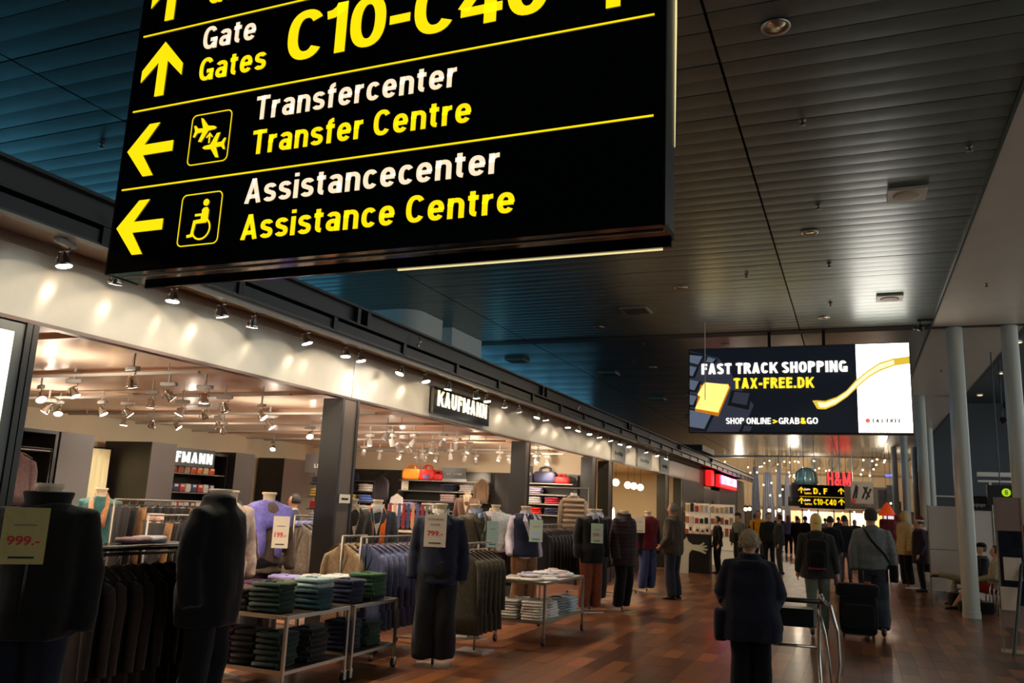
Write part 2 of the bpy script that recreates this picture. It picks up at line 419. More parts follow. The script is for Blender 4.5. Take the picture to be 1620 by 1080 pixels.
panel('ceiling_right', 3.1, 9.8, -6, 75, 7.3, 7.5, mat('right_hall_ceiling', (74, 76, 76), rough=.4))
rg = panel('trim_4', 3.10, 3.2, -6, 60, CZ-.02, 7.4, mat('upstand_dark', (62, 62, 60), rough=.5))

# ---- shop front: brushed fascia panels, posts, canopy
front = thing('shop_facade', 'lit brushed-metal shop fascia with bronze posts along the left side of the walkway', 'shopfront', (-5.5, 3, 0))
fascia_m = mat('brushed_fascia', (226, 216, 198), rough=.23, metal=.60, nz=.03, nscale=8)
_b = fascia_m.node_tree.nodes['Principled BSDF']; _t = fascia_m.node_tree.nodes.new('ShaderNodeTangent'); _t.direction_type = 'UV_MAP'; _t.uv_map = 'brush'
fascia_m.node_tree.links.new(_t.outputs[0], _b.inputs['Tangent']); _b.inputs['Anisotropic'].default_value = .88; _b.inputs['Anisotropic Rotation'].default_value = .25
def brush_uv(o):
    me = o.data; uv = me.uv_layers.new(name='brush')
    for l in me.loops: c = me.vertices[l.vertex_index].co; uv.data[l.index].uv = (c.y, c.z+c.x)
def fr(name, m_, x0, x1, y0, y1, z0, z1):
    g = G(); g.box(x0+5.5, x1+5.5, y0-3, y1-3, z0, z1); return g.ob(name, m_, front)
ys = [-2.2, .6, 3.68, 8.27, 11.1, 14.2, 16.9, 19.62, 22.2, 25.1, 26.55]
for a, b in zip(ys, ys[1:]): brush_uv(fr('fascia_panel', fascia_m, -5.56, -5.5, a+.006, b-.006, 2.85, 3.43))
brown_m = mat('brown_fascia', (62, 48, 38), rough=.3, metal=.5)
for a, b in ((26.55, 29.4), (29.4, 32.2)): fr('fascia_panel', brown_m, -5.56, -5.5, a+.006, b-.006, 2.80, 3.43)
fr('fascia_lip', mat('lip_brown', (58, 38, 32), rough=.4), -5.58, -5.49, -2.2, 32.2, 2.822, 2.85)
fr('fascia_back', joint_m, -5.62, -5.565, -2.2, 32.2, 2.86, 3.6)
for y0, y1 in ((4.035, 4.135), (8.08, 8.44), (13.92, 14.2), (18.1, 18.46), (19.45, 19.85), (25.95, 26.5), (28.5, 28.9)):
    g = G(); g.box(-.24, 0, y0-3+.045, y1-3-.045, 0, 2.82)
    p = g.ob('post', bronze, front)
    for a, b in ((y0, y0+.045), (y1-.045, y1)):
        g = G(); g.box(-.26, .012, a-3, b-3, 0, 2.82); g.ob('post_edge', frame_dark, p)
# canopy beam
beam = thing('canopy_beam', 'long dark steel canopy beam running above the lit fascia', 'beam', (-4.97, 3, 3.4))
def bm_(name, m_, x0, x1, y0, y1, z0, z1):
    g = G(); g.box(x0+4.97, x1+4.97, y0-3, y1-3, z0-3.4, z1-3.4); return g.ob(name, m_, beam)
segs = [-3, 1.6, 7.55, 13.4, 19.4, 25.6, 31.8]
for a, b in zip(segs, segs[1:]): bm_('web_plate', steel_dark, -5.03, -5.0, a+.13, b-.13, 3.545, 3.715)
bm_('top_flange', steel_dark2, -5.10, -4.93, -3, 46, 3.715, 3.74)
bm_('bottom_flange', steel_dark2, -5.10, -4.93, -3, 46, 3.525, 3.545)
bm_('web_plate', steel_dark, -5.03, -5.0, 31.9, 46, 3.545, 3.715)
bm_('lower_channel', steel_dark2, -5.04, -4.97, -3, 46, 3.40, 3.50)
bm_('channel_lip', mat('lip_steel', (80, 84, 88), rough=.35, metal=.4), -5.06, -4.955, -3, 46, 3.385, 3.40)
for y in segs[1:]:
    for d in (-.13, .07): bm_('stiffener', steel_dark2, -5.08, -4.94, y+d, y+d+.06, 3.53, 3.72)
y = 1.2
while y < 45:
    bm_('bracket', black_m, -5.07, -4.945, y, y+.07, 3.39, 3.53); y += 1.45
bm_('soffit_plate', soffit_br, -5.5, -5.04, -3, 32.2, 3.43, 3.445)
bm_('fixing_strip', soffit_br, -5.497, -5.46, -3, 32.2, 3.36, 3.43)
bm_('lamp_track', mat('track_pale', (172, 166, 154), rough=.35, metal=.3), -5.075, -5.035, 4.35, 20.4, 3.34, 3.385)
roof = panel('ceiling_shop_roof', -15.9, -5.1, -3, 46, 3.55, 3.70, mat('roof_dark', (40, 42, 44), rough=.8))
# little uplights clipped on the beam
for i, y in enumerate((4.15, 8.75, 15.2, 21.2)):
    t = thing('clip_light', 'small chrome clip light on the canopy beam, %s from the left' % ORD[i], 'light', (-4.93, y, 3.56), 0, 'clip lights on the canopy beam')
    g = G(); g.tube([(0, 0, .0), (.03, .02, .05), (.0, .03, .11)], .006, 6); g.tube([(0, .05, 0), (.03, .03, .05), (0, .03, .11)], .006, 6); g.ob('wire_stem', chrome, t, True)
    g = G(); g.ell((0, .02, .0), (.018, .018, .025), 8, 6); g.ob('lamp_body', chrome, t, True)

# white shafts standing on the shop roof
g = G(); pts = [(-9.9, 14.1), (-8.55, 14.1)]+[(-8.45+.41*math.sin(a), 14.51-.41*math.cos(a)) for a in [PI/2*i/8 for i in range(9)]]+[(-8.04, 15.3), (-9.9, 15.3)]
g.loft([[(x, y, z) for x, y in pts] for z in (3.7, CZ)]); sh = g.ob('wall_shaft_round', mat('shaft_white', (232, 238, 234), rough=.7)); struct(sh)
sh = panel('wall_shaft_square', -8.95, -8.12, 15.93, 17.5, 3.7, CZ, MATS['shaft_white'])
g = G(); g.tube([(-8.5, 19.3, 3.7), (-8.5, 19.3, 4.95)], .05, 12); tag(g.ob('lit_tube', emis('cyan_tube', (150, 230, 235), .7), None, True), 'pale cyan lit vertical tube rising behind the canopy beam', 'light tube')

# ---- shop interior shell
shop_c = panel('ceiling_shop', -12.7, -5.56, 3.5, 28.8, 2.95, 3.05, shop_ceil)
for i, y in enumerate((4.9, 6.6, 8.4, 10.2, 12.0, 13.8, 15.6)):
    panel('ceiling_fin', -12.7, -5.9, y, y+.05, 2.91, 2.95, mat('fin_tan', (180, 150, 124), rough=.4), shop_c)
panel('wall_shop_back', -12.8, -12.7, 3.5, 28.8, 0, 3.0, cream_wall)
panel('wall_shop_near', -12.7, -5.76, 3.36, 3.5, 0, 3.0, cream_wall)
panel('wall_shop_end', -12.7, -5.76, 18.26, 18.42, 0, 3.0, cream_wall)
panel('wall_shop_far', -12.7, -5.76, 28.5, 28.7, 0, 3.0, cream_wall)
panel('wall_second_shop_back', -9.1, -9.0, 18.42, 28.5, 0, 3.0, mat('warm_wall', (226, 196, 128), rough=.7))
pn = panel('wall_panelling', -12.7, -5.78, 18.18, 18.255, 0, 2.42, dark_wall)
# ---- round columns, right side
colm = mat('column_paint', (178, 178, 166), rough=.42, coat=.2)
ci = 0
for y in (8.1, 17.95, 27.8, 37.6, 47.3):
    for x, s_ in ((1.90, 'left'), (2.84, 'right')):
        if y < 10: continue
        g = G(); g.lathe([(.155, 0), (.155, .12), (.146, .125), (.146, CZ-.012)], 32); o = g.ob('column', colm, None, True, (x, y, 0)); smooth_angle(o)
        tag(o, 'round pale grey column, %s of the pair, %s pair along the walkway' % (s_, ('nearest', 'second', 'third', 'farthest')[ci//2]), 'column', 'columns along the right side'); ci += 1
# ---- right hall beyond the columns
panel('trim_5', 3.6, 9.5, 30, 30.3, 3.20, 3.33, white_m); panel('trim_6', 3.6, 9.5, 30, 30.2, 3.02, 3.08, white_m)
for i in range(5):
    x = 3.9+i*1.15; panel('trim_%d' % (7+i), x, x+.06, 30.05, 30.12, 0, 3.02, white_m)
bk = panel('wall_right_far', 3.2, 9.6, 44, 44.2, 0, 7.3, mat('hall_far_grey', (84, 90, 94), rough=.5))
for i, z in enumerate((1.2, 2.1, 2.9)):
    panel('trim_%d' % (12+i), 3.3, 9.6, 43.8, 43.98, z, z+.07, white_m)

# ================================================================== SIGNS
# hanging direction sign (front face in the plane y = 3)
sg = thing('direction_sign', 'large black hanging airport direction sign with yellow and cream lettering', 'sign', (-2.1, 3.1, 2.75))
def sp(name, m_, x0, x1, y0, y1, z0, z1):
    g = G(); g.box(x0+2.1, x1+2.1, y0-3.1, y1-3.1, z0-2.75, z1-2.75); return g.ob(name, m_, sg)
sp('face_panel', sign_black, -3.55, -.65, 3.001, 3.02, 2.80, 4.96)
hs = sp('housing', sign_side, -3.552, -.648, 3.02, 3.20, 2.79, 4.98)
sp('side_rail', black_m, -3.562, -3.55, 2.998, 3.21, 2.76, 4.98); sp('side_rail', black_m, -.652, -.640, 2.994, 3.012, 2.76, 4.98)
lips = mat('sign_lip_gloss', (14, 12, 12), rough=.08, coat=.6)
sp('bottom_rail', lips, -3.55, -.648, 2.998, 3.03, 2.762, 2.80); sp('bottom_rail', lips, -3.55, -.648, 3.03, 3.21, 2.764, 2.79)
sp('bottom_bead', satin, -3.5, -.66, 3.06, 3.072, 2.758, 2.768)
edge_glow = emis('sign_edge_glow', (255, 236, 170), .9)
g = G(); g.add([(2.1-.648, .106, .42), (2.1-.645, .106, .42), (2.1-.639, .106, 1.0), (2.1-.640, .106, 2.2), (2.1-.648, .106, 2.2)], [(0, 1, 2, 3, 4)]); g.ob('glow_strip', edge_glow, sg)
sp('glow_strip', edge_glow, -1.95, -.70, 3.225, 3.235, 2.735, 2.752)  # emission stands in for light falling on the back panel's white lower edge
sp('back_panel', sign_black, -3.5, -.66, 3.205, 3.225, 2.74, 4.98)
YF = -.1015
def T(body, x, z, wd, cap, m_, wt=.165): signtext(body, x+2.1, z-2.75, wd, cap, m_, sg, y=YF, weight=wt, gap=.06 if cap > .2 else .10)
T('Gate', -3.092, 3.951, .345, .131, wht_e); T('Gates', -3.092, 3.771, .43, .131, yel_e); T('C10-C40', -2.538, 3.779, 1.385, .270, yel_e, .165)
T('Gate', -3.092, 4.397, .345, .131, wht_e); T('Gates', -3.092, 4.217, .43, .131, yel_e)
T('Transfercenter', -2.69, 3.495, 1.112, .127, wht_e); T('Transfer Centre', -2.69, 3.312, 1.192, .127, yel_e)
T('Assistancecenter', -2.70, 3.057, 1.352, .127, wht_e); T('Assistance Centre', -2.70, 2.873, 1.427, .127, yel_e)
for z in (3.2205, 3.6655, 4.111, 4.5565): 
    g = G(); g.box(-3.525+2.1, -.69+2.1, YF-.002, YF, z-.004-2.75, z+.004-2.75); g.ob('divider_line', yel_e, sg)
LA = [(-3.524, 3.008), (-3.389, 3.149), (-3.318, 3.149), (-3.41, 3.034), (-3.209, 3.034), (-3.209, 2.976), (-3.41, 2.976), (-3.322, 2.855), (-3.391, 2.855)]
UA = [(-3.356, 4.05), (-3.498, 3.90), (-3.498, 3.832), (-3.386, 3.935), (-3.386, 3.734), (-3.324, 3.734), (-3.324, 3.935), (-3.214, 3.832), (-3.214, 3.90)]
UR = [(x+2.49, z) for x, z in UA]
for P_, dz in ((LA, 0), (LA, .4275), (UA, 0), (UA, .4455), (UR, 0)):
    poly_flat('arrow', [(x+2.1, z+dz-2.75) for x, z in P_], YF, yel_e, sg)
def rr(x0, x1, z0, z1, r, n=6):
    out = []
    for cx, cz, a in ((x1-r, z1-r, 0), (x0+r, z1-r, PI/2), (x0+r, z0+r, PI), (x1-r, z0+r, 1.5*PI)):
        out += [(cx+r*math.cos(a+PI/2*i/n), cz+r*math.sin(a+PI/2*i/n)) for i in range(n+1)]
    return out
def ring_flat(name, outer, inner, y, m_, parent):
    n = len(outer); g = G()
    g.add([(x, y, z) for x, z in outer]+[(x, y, z) for x, z in inner], [(i, (i+1) % n, (i+1) % n+n, i+n) for i in range(n)]); return g.ob(name, m_, parent)
for z0, z1 in ((3.302, 3.581), (2.871, 3.146)):
    ring_flat('icon_frame', [(x+2.1, z-2.75) for x, z in rr(-3.099, -2.838, z0, z1, .03)], [(x+2.1, z-2.75) for x, z in rr(-3.093, -2.844, z0+.006, z1-.006, .025)], YF, yel_e, sg)
pA = [(-3.038, 3.558), (-3.023, 3.554), (-2.985, 3.509), (-2.945, 3.503), (-2.929, 3.494), (-2.938, 3.485), (-2.981, 3.482), (-3.02, 3.424), (-3.04, 3.429), (-3.017, 3.479), (-3.052, 3.477), (-3.068, 3.455), (-3.078, 3.459), (-3.068, 3.489), (-3.078, 3.520), (-3.066, 3.520), (-3.051, 3.502), (-3.017, 3.499)]
pB = [(-3.007, 3.390), (-2.995, 3.399), (-2.956, 3.403), (-2.922, 3.460), (-2.901, 3.461), (-2.918, 3.408), (-2.886, 3.408), (-2.871, 3.427), (-2.860, 3.427), (-2.869, 3.396), (-2.859, 3.366), (-2.870, 3.366), (-2.885, 3.384), (-2.918, 3.384), (-2.895, 3.326), (-2.914, 3.328), (-2.950, 3.377), (-2.993, 3.381)]
pC = [(-2.968, 3.470), (-2.947, 3.446), (-2.951, 3.441), (-2.964, 3.454), (-2.964, 3.412), (-2.972, 3.412), (-2.972, 3.454), (-2.986, 3.441), (-2.990, 3.446)]
for p_ in (pA, pB, pC): poly_flat('aeroplane_symbol' if p_ is not pC else 'arrow', [(x+2.1, z-2.75) for x, z in p_], YF, yel_e, sg)
wc = [(-2.958, 3.055), (-2.945, 3.066), (-2.925, 3.066), (-2.915, 3.05), (-2.916, 3.0), (-2.925, 2.985), (-2.990, 2.985), (-3.003, 2.918), (-3.038, 2.915), (-3.040, 2.929), (-3.016, 2.932), (-3.006, 3.003), (-2.960, 3.006), (-2.960, 3.024), (-3.000, 3.024), (-3.000, 3.036), (-2.957, 3.036)]
poly_flat('wheelchair_symbol', [(x+2.1, z-2.75) for x, z in wc], YF, yel_e, sg)
poly_flat('wheelchair_symbol', [(-2.937+2.1+.018*math.cos(a), 3.092-2.75+.018*math.sin(a)) for a in [2*PI*i/16 for i in range(16)]], YF, yel_e, sg)
an = [math.radians(-200+i*(255/20)) for i in range(21)]; an = [math.radians(-165+i*11) for i in range(21)]
g = G(); o_ = [(-2.953+2.1+.060*math.cos(a), 2.957-2.75+.060*math.sin(a)) for a in an]; i_ = [(-2.953+2.1+.050*math.cos(a), 2.957-2.75+.050*math.sin(a)) for a in an]
g.add([(x, YF, z) for x, z in o_+i_], [(i, i+1, i+22, i+21) for i in range(20)]); g.ob('wheelchair_symbol', yel_e, sg)
for x in (-3.2, -1.0):
    g = G(); g.tube([(x+2.1, 0, 2.2), (x+2.1, 0, CZ-2.75)], .02, 8); g.ob('hanger_rod', black_m, sg)

# lit advertising screen
ad = thing('advertising_screen', 'wide lit black and white screen advertising fast track shopping, hung from the ceiling', 'screen', (-1.07, 17.6, 3.35))
AX, AZ = 1.07, 3.35
def ap(name, m_, x0, x1, y0, y1, z0, z1):
    g = G(); g.box(x0+AX, x1+AX, y0, y1, z0-AZ, z1-AZ); return g.ob(name, m_, ad)
ap('case', black_m, -3.23, 1.08, .01, .26, 3.335, 5.145)
ap('black_display', emis('screen_navy', (12, 18, 26), .9), -3.207, .10, 0, .01, 3.36, 5.13)
ap('white_display', emis('screen_white', (255, 244, 236), 5.5), .10, 1.062, -.004, .01, 3.37, 5.13)
def af(name, pts, m_, k=1): poly_flat(name, [(x+AX, z-AZ) for x, z in pts], -.002-.0025*k, m_, ad)
kb = emis('screen_keyboard', (52, 56, 70), .7); kd = emis('screen_key_side', (16, 17, 22), .8)
kt = emis('screen_key_top', (92, 104, 124), .8); kg = emis('screen_key_gold', (255, 214, 110), 1.6); ks = emis('screen_key_amber', (196, 116, 20), .9)
body = [(-3.207, 5.10), (-2.6, 4.93), (-2.33, 4.60), (-2.30, 4.50), (-1.888, 3.919), (-2.133, 3.362), (-3.207, 3.362)]
af('keyboard_image', body, kb, 1)
for q in ([(-3.207, 5.08), (-2.86, 5.0), (-3.0, 4.76), (-3.207, 4.82)], [(-2.86, 4.99), (-2.6, 4.9), (-2.68, 4.8), (-2.93, 4.83)], [(-3.207, 4.80), (-3.0, 4.75), (-3.1, 4.5), (-3.207, 4.52)], [(-3.207, 4.49), (-2.95, 4.43), (-3.06, 4.2), (-3.207, 4.22)], [(-3.207, 4.17), (-3.0, 4.13), (-3.1, 3.88), (-3.207, 3.89)], [(-2.34, 4.24), (-1.92, 4.19), (-1.99, 3.82), (-2.42, 3.92)], [(-3.207, 3.86), (-2.68, 3.74), (-2.86, 3.37), (-3.207, 3.37)], [(-2.10, 3.56), (-1.9, 3.5), (-1.95, 3.36), (-2.2, 3.36)]): af('keyboard_image', q, kd, 2)
for q in ([(-3.207, 5.014), (-2.932, 4.98), (-3.027, 4.80), (-3.207, 4.852)], [(-2.823, 4.961), (-2.661, 4.908), (-2.73, 4.834), (-2.86, 4.85)], [(-3.207, 4.777), (-3.059, 4.741), (-3.144, 4.55), (-3.207, 4.567)], [(-3.207, 4.477), (-3.012, 4.435), (-3.107, 4.245), (-3.207, 4.272)], [(-3.207, 4.15), (-3.05, 4.117), (-3.138, 3.927), (-3.207, 3.943)], [(-2.274, 4.203), (-1.968, 4.168), (-2.032, 3.919), (-2.338, 3.979)], [(-3.207, 3.828), (-2.76, 3.72), (-2.90, 3.423), (-3.207, 3.47)], [(-2.072, 3.504), (-1.924, 3.473), (-1.97, 3.38), (-2.13, 3.379)]): af('keyboard_image', q, kt if q[0][0] < -2.4 else kb, 3)
af('gold_key_image', [(-2.975, 4.36), (-2.401, 4.375), (-2.355, 4.292), (-2.610, 3.686), (-3.10, 3.80)], ks, 4)
af('gold_key_image', [(-2.887, 4.411), (-2.401, 4.355), (-2.389, 4.298), (-2.613, 3.766), (-3.091, 3.855), (-2.975, 4.1), (-3.044, 4.148)], kg, 5)
rbm = emis('ribbon_gold', (226, 190, 60), .9); rbh = emis('ribbon_gold_pale', (255, 240, 190), 1.1)
def strip(top, bot, m_, k):
    g = G(); n = len(top); g.add([(x+AX, -.002-.0025*k, z-AZ) for x, z in top+bot], [(i, i+1, n+i+1, n+i) for i in range(n-1)]); g.ob('ribbon_image', m_, ad)
top = [(-.744, 4.002), (-.66, 4.008), (-.506, 3.994), (-.282, 4.075), (-.099, 4.20), (.083, 4.41), (.284, 4.587), (.533, 4.754), (.777, 4.828), (1.062, 4.864)]
bot = [(-.656, 3.836), (-.60, 3.828), (-.50, 3.826), (-.314, 3.909), (-.088, 4.07), (.116, 4.27), (.333, 4.461), (.526, 4.576), (.797, 4.679), (1.062, 4.711)]
strip(top, bot, rbm, 6)
mid = lambda a, b, t: [(p[0]*(1-t)+q[0]*t, p[1]*(1-t)+q[1]*t) for p, q in zip(a, b)]
strip(mid(top, bot, .22)[1:-1], mid(top, bot, .78)[1:-1], rbh, 7)
at_w = emis('ad_white', (255, 250, 240), 1.5); at_y = emis('ad_yellow', (250, 222, 50), 1.1)
def AT(b_, x, z, wd, cap, m_, bold=.03, gp=.08): signtext(b_, x+AX, z-AZ, wd, cap, m_, ad, y=-.025, weight=.16 if bold < .02 else .22, gap=gp)
AT('FAST TRACK SHOPPING', -2.955, 4.580, 2.885, .228, at_w, .045); AT('TAX-FREE.DK', -2.289, 4.265, 1.58, .222, at_y, .04)
AT('SHOP ONLINE', -2.453, 3.528, .90, .125, at_w, .01); AT('>', -1.52, 3.53, .08, .10, at_y, .05); AT('GRAB', -1.40, 3.530, .40, .125, at_w, .01); AT('&', -.98, 3.532, .10, .125, at_y, .04); AT('GO', -.86, 3.534, .21, .125, at_w, .01)
AT('TAX FREE', .338, 3.553, .53, .085, emis('ad_grey', (120, 100, 92), .3), .04, .14)
poly_flat('round_logo', [(.268+AX+.048*math.cos(a), 3.598-AZ+.048*math.sin(a)) for a in [2*PI*i/14 for i in range(14)]], -.025, emis('ad_red', (230, 120, 100), .9), ad)
for x in (-1.57, -.50):
    g = G(); g.box(x+AX-.03, x+AX+.03, .1, .16, 5.145-AZ, CZ-AZ-.002); g.ob('hanger_post', black_m, ad)
g = G(); g.tube([(-2.72, 16.6, 3.9), (-2.72, 16.6, CZ)], .008, 6); tag(g.ob('ceiling_wire', white_m), 'thin white wire hanging from the ceiling in front of the black screen', 'wire')

# shop name board on the fascia and small white boards
kb_ = thing('name_board', 'black gloss name board with cream capital letters on the fascia', 'sign', (-5.42, 11.15, 2.90))
g = G(); g.box(-.05, 0, -.96, .96, 0, .375); g.ob('board', sign_black, kb_)
lt = signtext('KAUFMANN', -.86, .11, 1.72, .225, emis('name_cream', (255, 244, 214), .95), kb_, y=-.004, rz=PI/2, weight=.24, gap=.07)
for i, (y0, y1) in enumerate(((19.66, 20.96), (22.25, 24.0), (25.15, 26.45))):
    t = thing('logo_board', 'small off-white board with tiny black lettering on the fascia, %s from the left' % ORD[i], 'sign', (-5.47, (y0+y1)/2, 2.87), 0, 'white boards on the fascia')
    wd = (y1-y0)/2; g = G(); g.box(-.025, 0, -wd, wd, 0, .50); g.ob('board', mat('logo_board', (206, 198, 180), rough=.5), t)
    text('butilip', -wd*.62, .15, wd*1.2, .09, ink, t, y=-.004, rz=PI/2, bold=.04)

# ================================================================== BODIES AND GARMENTS
TOR = [(.84, .158, .115), (.92, .172, .125), (1.02, .152, .115), (1.12, .145, .108), (1.25, .165, .116), (1.36, .183, .112), (1.41, .186, .096), (1.437, .150, .084), (1.462, .092, .070), (1.49, .060, .058)]
def sring(cx, cy, z, rx, ry, n=20, e=.85):
    return [Vector((cx+rx*math.copysign(abs(math.cos(a))**e, math.cos(a)), cy+ry*math.copysign(abs(math.sin(a))**e, math.sin(a)), z)) for a in [2*PI*i/n for i in range(n)]]
def pose(**k):
    p = dict(hz=.93, lean=0., sh=.185, el={}, wr={}, kn={}, an={}, head=(0, 0), rot=0.)
    for s in (-1, 1):
        p['el'][s] = (s*.235, .035, 1.13); p['wr'][s] = (s*.245, -.05, .88); p['kn'][s] = (s*.10, -.025, .50); p['an'][s] = (s*.105, .03, .085)
    for a, b in k.items():
        if isinstance(b, dict) and a in ('el', 'wr', 'kn', 'an'): p[a] = {**p[a], **b}
        else: p[a] = b
    p['dz'] = p['hz']-.93
    return p
def sy_(p, z): return -p['lean']*max(0, (z-.93))/.55
def shoulder(p, s): z = 1.415; return Vector((s*p['sh'], sy_(p, z), z+p['dz']))
def hand_g(g, wr, el, s, curl=.5):
    wr = Vector(wr); d = (wr-Vector(el)).normalized(); side = Vector((0, -1, 0)); side = (side-d*side.dot(d)).normalized(); nrm = d.cross(side).normalized()*s
    inn = nrm if nrm.x*s < 0 else -nrm
    pe = wr+d*.085
    g.tube([wr-d*.01, wr+d*.03, pe], [.026, .036, .034], 8, flat=.55)
    for i in range(4):
        o_ = side*(.027-.018*i); ln = (.07, .078, .072, .056)[i]
        a = pe+o_; b = a+d*ln*.5+inn*ln*.15*curl; c = b+d*ln*.38+inn*ln*.45*curl
        g.tube([a-d*.012, b, c], [.0095, .009, .0075], 6)
    a = wr+d*.025+side*.025; g.tube([a, a+side*.024+d*.022+inn*.01, a+side*.028+d*.055+inn*.018], [.011, .0105, .008], 6)
def body_g(p, face=True):
    g = G(); dz = p['dz']
    g.loft([sring(0, sy_(p, z), z+dz, a*.96, b*.96) for z, a, b in TOR])
    hx, hy = p['head']; c = Vector((hx, sy_(p, 1.5)-.012+hy, 1.635+dz))
    g.tube([(0, sy_(p, 1.44), 1.43+dz), (c.x*.6, c.y+.01, 1.57+dz)], [.058, .052], 12)
    g.ell(c, (.074, .094, .112), 16, 12); g.ell(c+Vector((0, -.030, -.062)), (.052, .056, .052), 12, 8)
    if face:
        g.tube([c+Vector((0, -.085, .02)), c+Vector((0, -.112, -.020)), c+Vector((0, -.09, -.03))], [.009, .014, .010], 8)
        for s in (-1, 1): g.ell(c+Vector((s*.076, .005, -.005)), (.009, .020, .030), 8, 6)
    for s in (-1, 1):
        S = shoulder(p, s); E_ = Vector(p['el'][s])+Vector((0, 0, dz)); W_ = Vector(p['wr'][s])+Vector((0, 0, dz))
        g.tube([S-Vector((s*.05, 0, .0)), S, (S+E_)/2, E_, (E_+W_)/2, W_], [.05, .050, .043, .036, .034, .025], 12)
        hand_g(g, W_, E_, s, p.get('curl', .6))
        hp = Vector((s*.088, 0, .90+dz)); K = Vector(p['kn'][s]); A = Vector(p['an'][s])
        g.tube([hp+Vector((0, 0, .02)), hp*.7+K*.3, K, K*.6+A*.4, A], [.088, .078, .053, .052, .036], 14)
        fd = p.get('foot', {}).get(s, Vector((s*.12, -1, 0))).normalized() if p.get('foot') else Vector((s*.12, -1, 0)).normalized()
        g.tube([A, A-Vector((0, 0, .045))+fd*.03, A-Vector((0, 0, .06))+fd*.14], [.036, .036, .025], 10)
    return g, c
def top_g(p, hem=.86, t=.020, flare=0., collar=.0, cuff=.034, sleeve=.0, loose=0., hood=False, short=False):
    g = G(); dz = p['dz']; R_ = []
    zs = [z for z in (hem, hem+.02)]
    prof = [(z, a, b) for z, a, b in TOR if z > hem+.03]
    a0 = .172+flare if hem < .95 else .158+flare; b0 = .125+flare
    R_.append((hem, a0+t, b0+t)); R_.append((hem+.03, a0+t, b0+t))
    for z, a, b in prof:
        k = loose*(1 if z < 1.35 else .3); fl = flare*max(0, (1.1-z)/(1.1-hem+.01)) if z < 1.1 else 0
        if z < 1.3: a = max(a, .15+loose*.6)
        R_.append((z, a+t+k+fl, b+t+k*.8+fl))
    if collar: R_.append((1.49+collar*.3, .062+t, .062+t)); R_.append((1.49+collar, .058+t, .060+t))
    g.loft([sring(0, sy_(p, z), z+dz, a, b, 24) for z, a, b in R_])
    for s in (-1, 1):
        S = shoulder(p, s); E_ = Vector(p['el'][s])+Vector((0, 0, dz)); W_ = Vector(p['wr'][s])+Vector((0, 0, dz))
        q = loose*.35
        if short: g.tube([S-Vector((s*.06, 0, .0)), S, S*.45+E_*.55], [.05+t, .056+t, .058+t], 14)
        else: tq = t*.72; g.tube([S-Vector((s*.06, 0, .006)), S+Vector((s*.004, 0, -.004)), (S+E_)/2, E_, (E_+W_)/2, W_+(W_-E_)*.02], [.046+tq, .050+tq, .047+tq+q, .041+tq+q, .037+tq+q, cuff+t*.5+q], 14)
    if hood: g.ell((0, sy_(p, 1.45)+.075, 1.45+dz), (.12, .06, .075), 14, 8)
    return g
def leg_g(p, t=.014, wide=0., length=1.):
    g = G(); dz = p['dz']
    g.loft([sring(0, 0, z+dz, a+t, b+t, 20) for z, a, b in ((.83, .14, .105), (.90, .168, .122), (.97, .158, .118), (1.03, .148, .11))])
    for s in (-1, 1):
        hp = Vector((s*.088, 0, .90+dz)); K = Vector(p['kn'][s]); A = Vector(p['an'][s])
        if length < 1: g.tube([hp, hp*.5+K*.5, K], [.088+t, .08+t, .07+t], 14)
        else: g.tube([hp, hp*.7+K*.3, K, K*.6+A*.4, A-Vector((0, 0, .015))], [.088+t, .079+t+wide*.3, .058+t+wide*.6, .056+t+wide, .045+t+wide], 14)
    return g
def shoe(p, s, m_, par, high=0.):
    A = Vector(p['an'][s]); fd = p['foot'][s] if p.get('foot') and s in p['foot'] else Vector((s*.12, -1, 0)); fd = Vector(fd).normalized()
    g = G(); sd = Vector((-fd.y, fd.x, 0)); base = A.z-.085
    rings = []
    for t, w_, h_ in ((-.085, .025, .05), (-.06, .036, .075), (0, .040, .085), (.06, .045, .065), (.12, .046, .048), (.165, .036, .034), (.185, .018, .02)):
        c = A+fd*t; c.z = base+.002; up_ = Vector((0, 0, 1)); dz_ = fd.z*t
        rings.append([c+sd*w_*math.cos(a)+up_*(h_/2+h_/2*math.sin(a)+dz_*0) for a in [2*PI*i/12 for i in range(12)]])
    g.loft(rings); tilt = p.get('tilt', {}).get(s, 0)
    if high: g.tube([A-Vector((0, 0, .03)), A+Vector((0, 0, high))], [.045, .05], 12)
    if tilt:
        M = Matrix.Translation(A) @ Matrix.Rotation(tilt, 4, sd) @ Matrix.Translation(-A); g.v = [tuple(M @ Vector(v)) for v in g.v]
    return g.ob('shoe', m_, par, True)
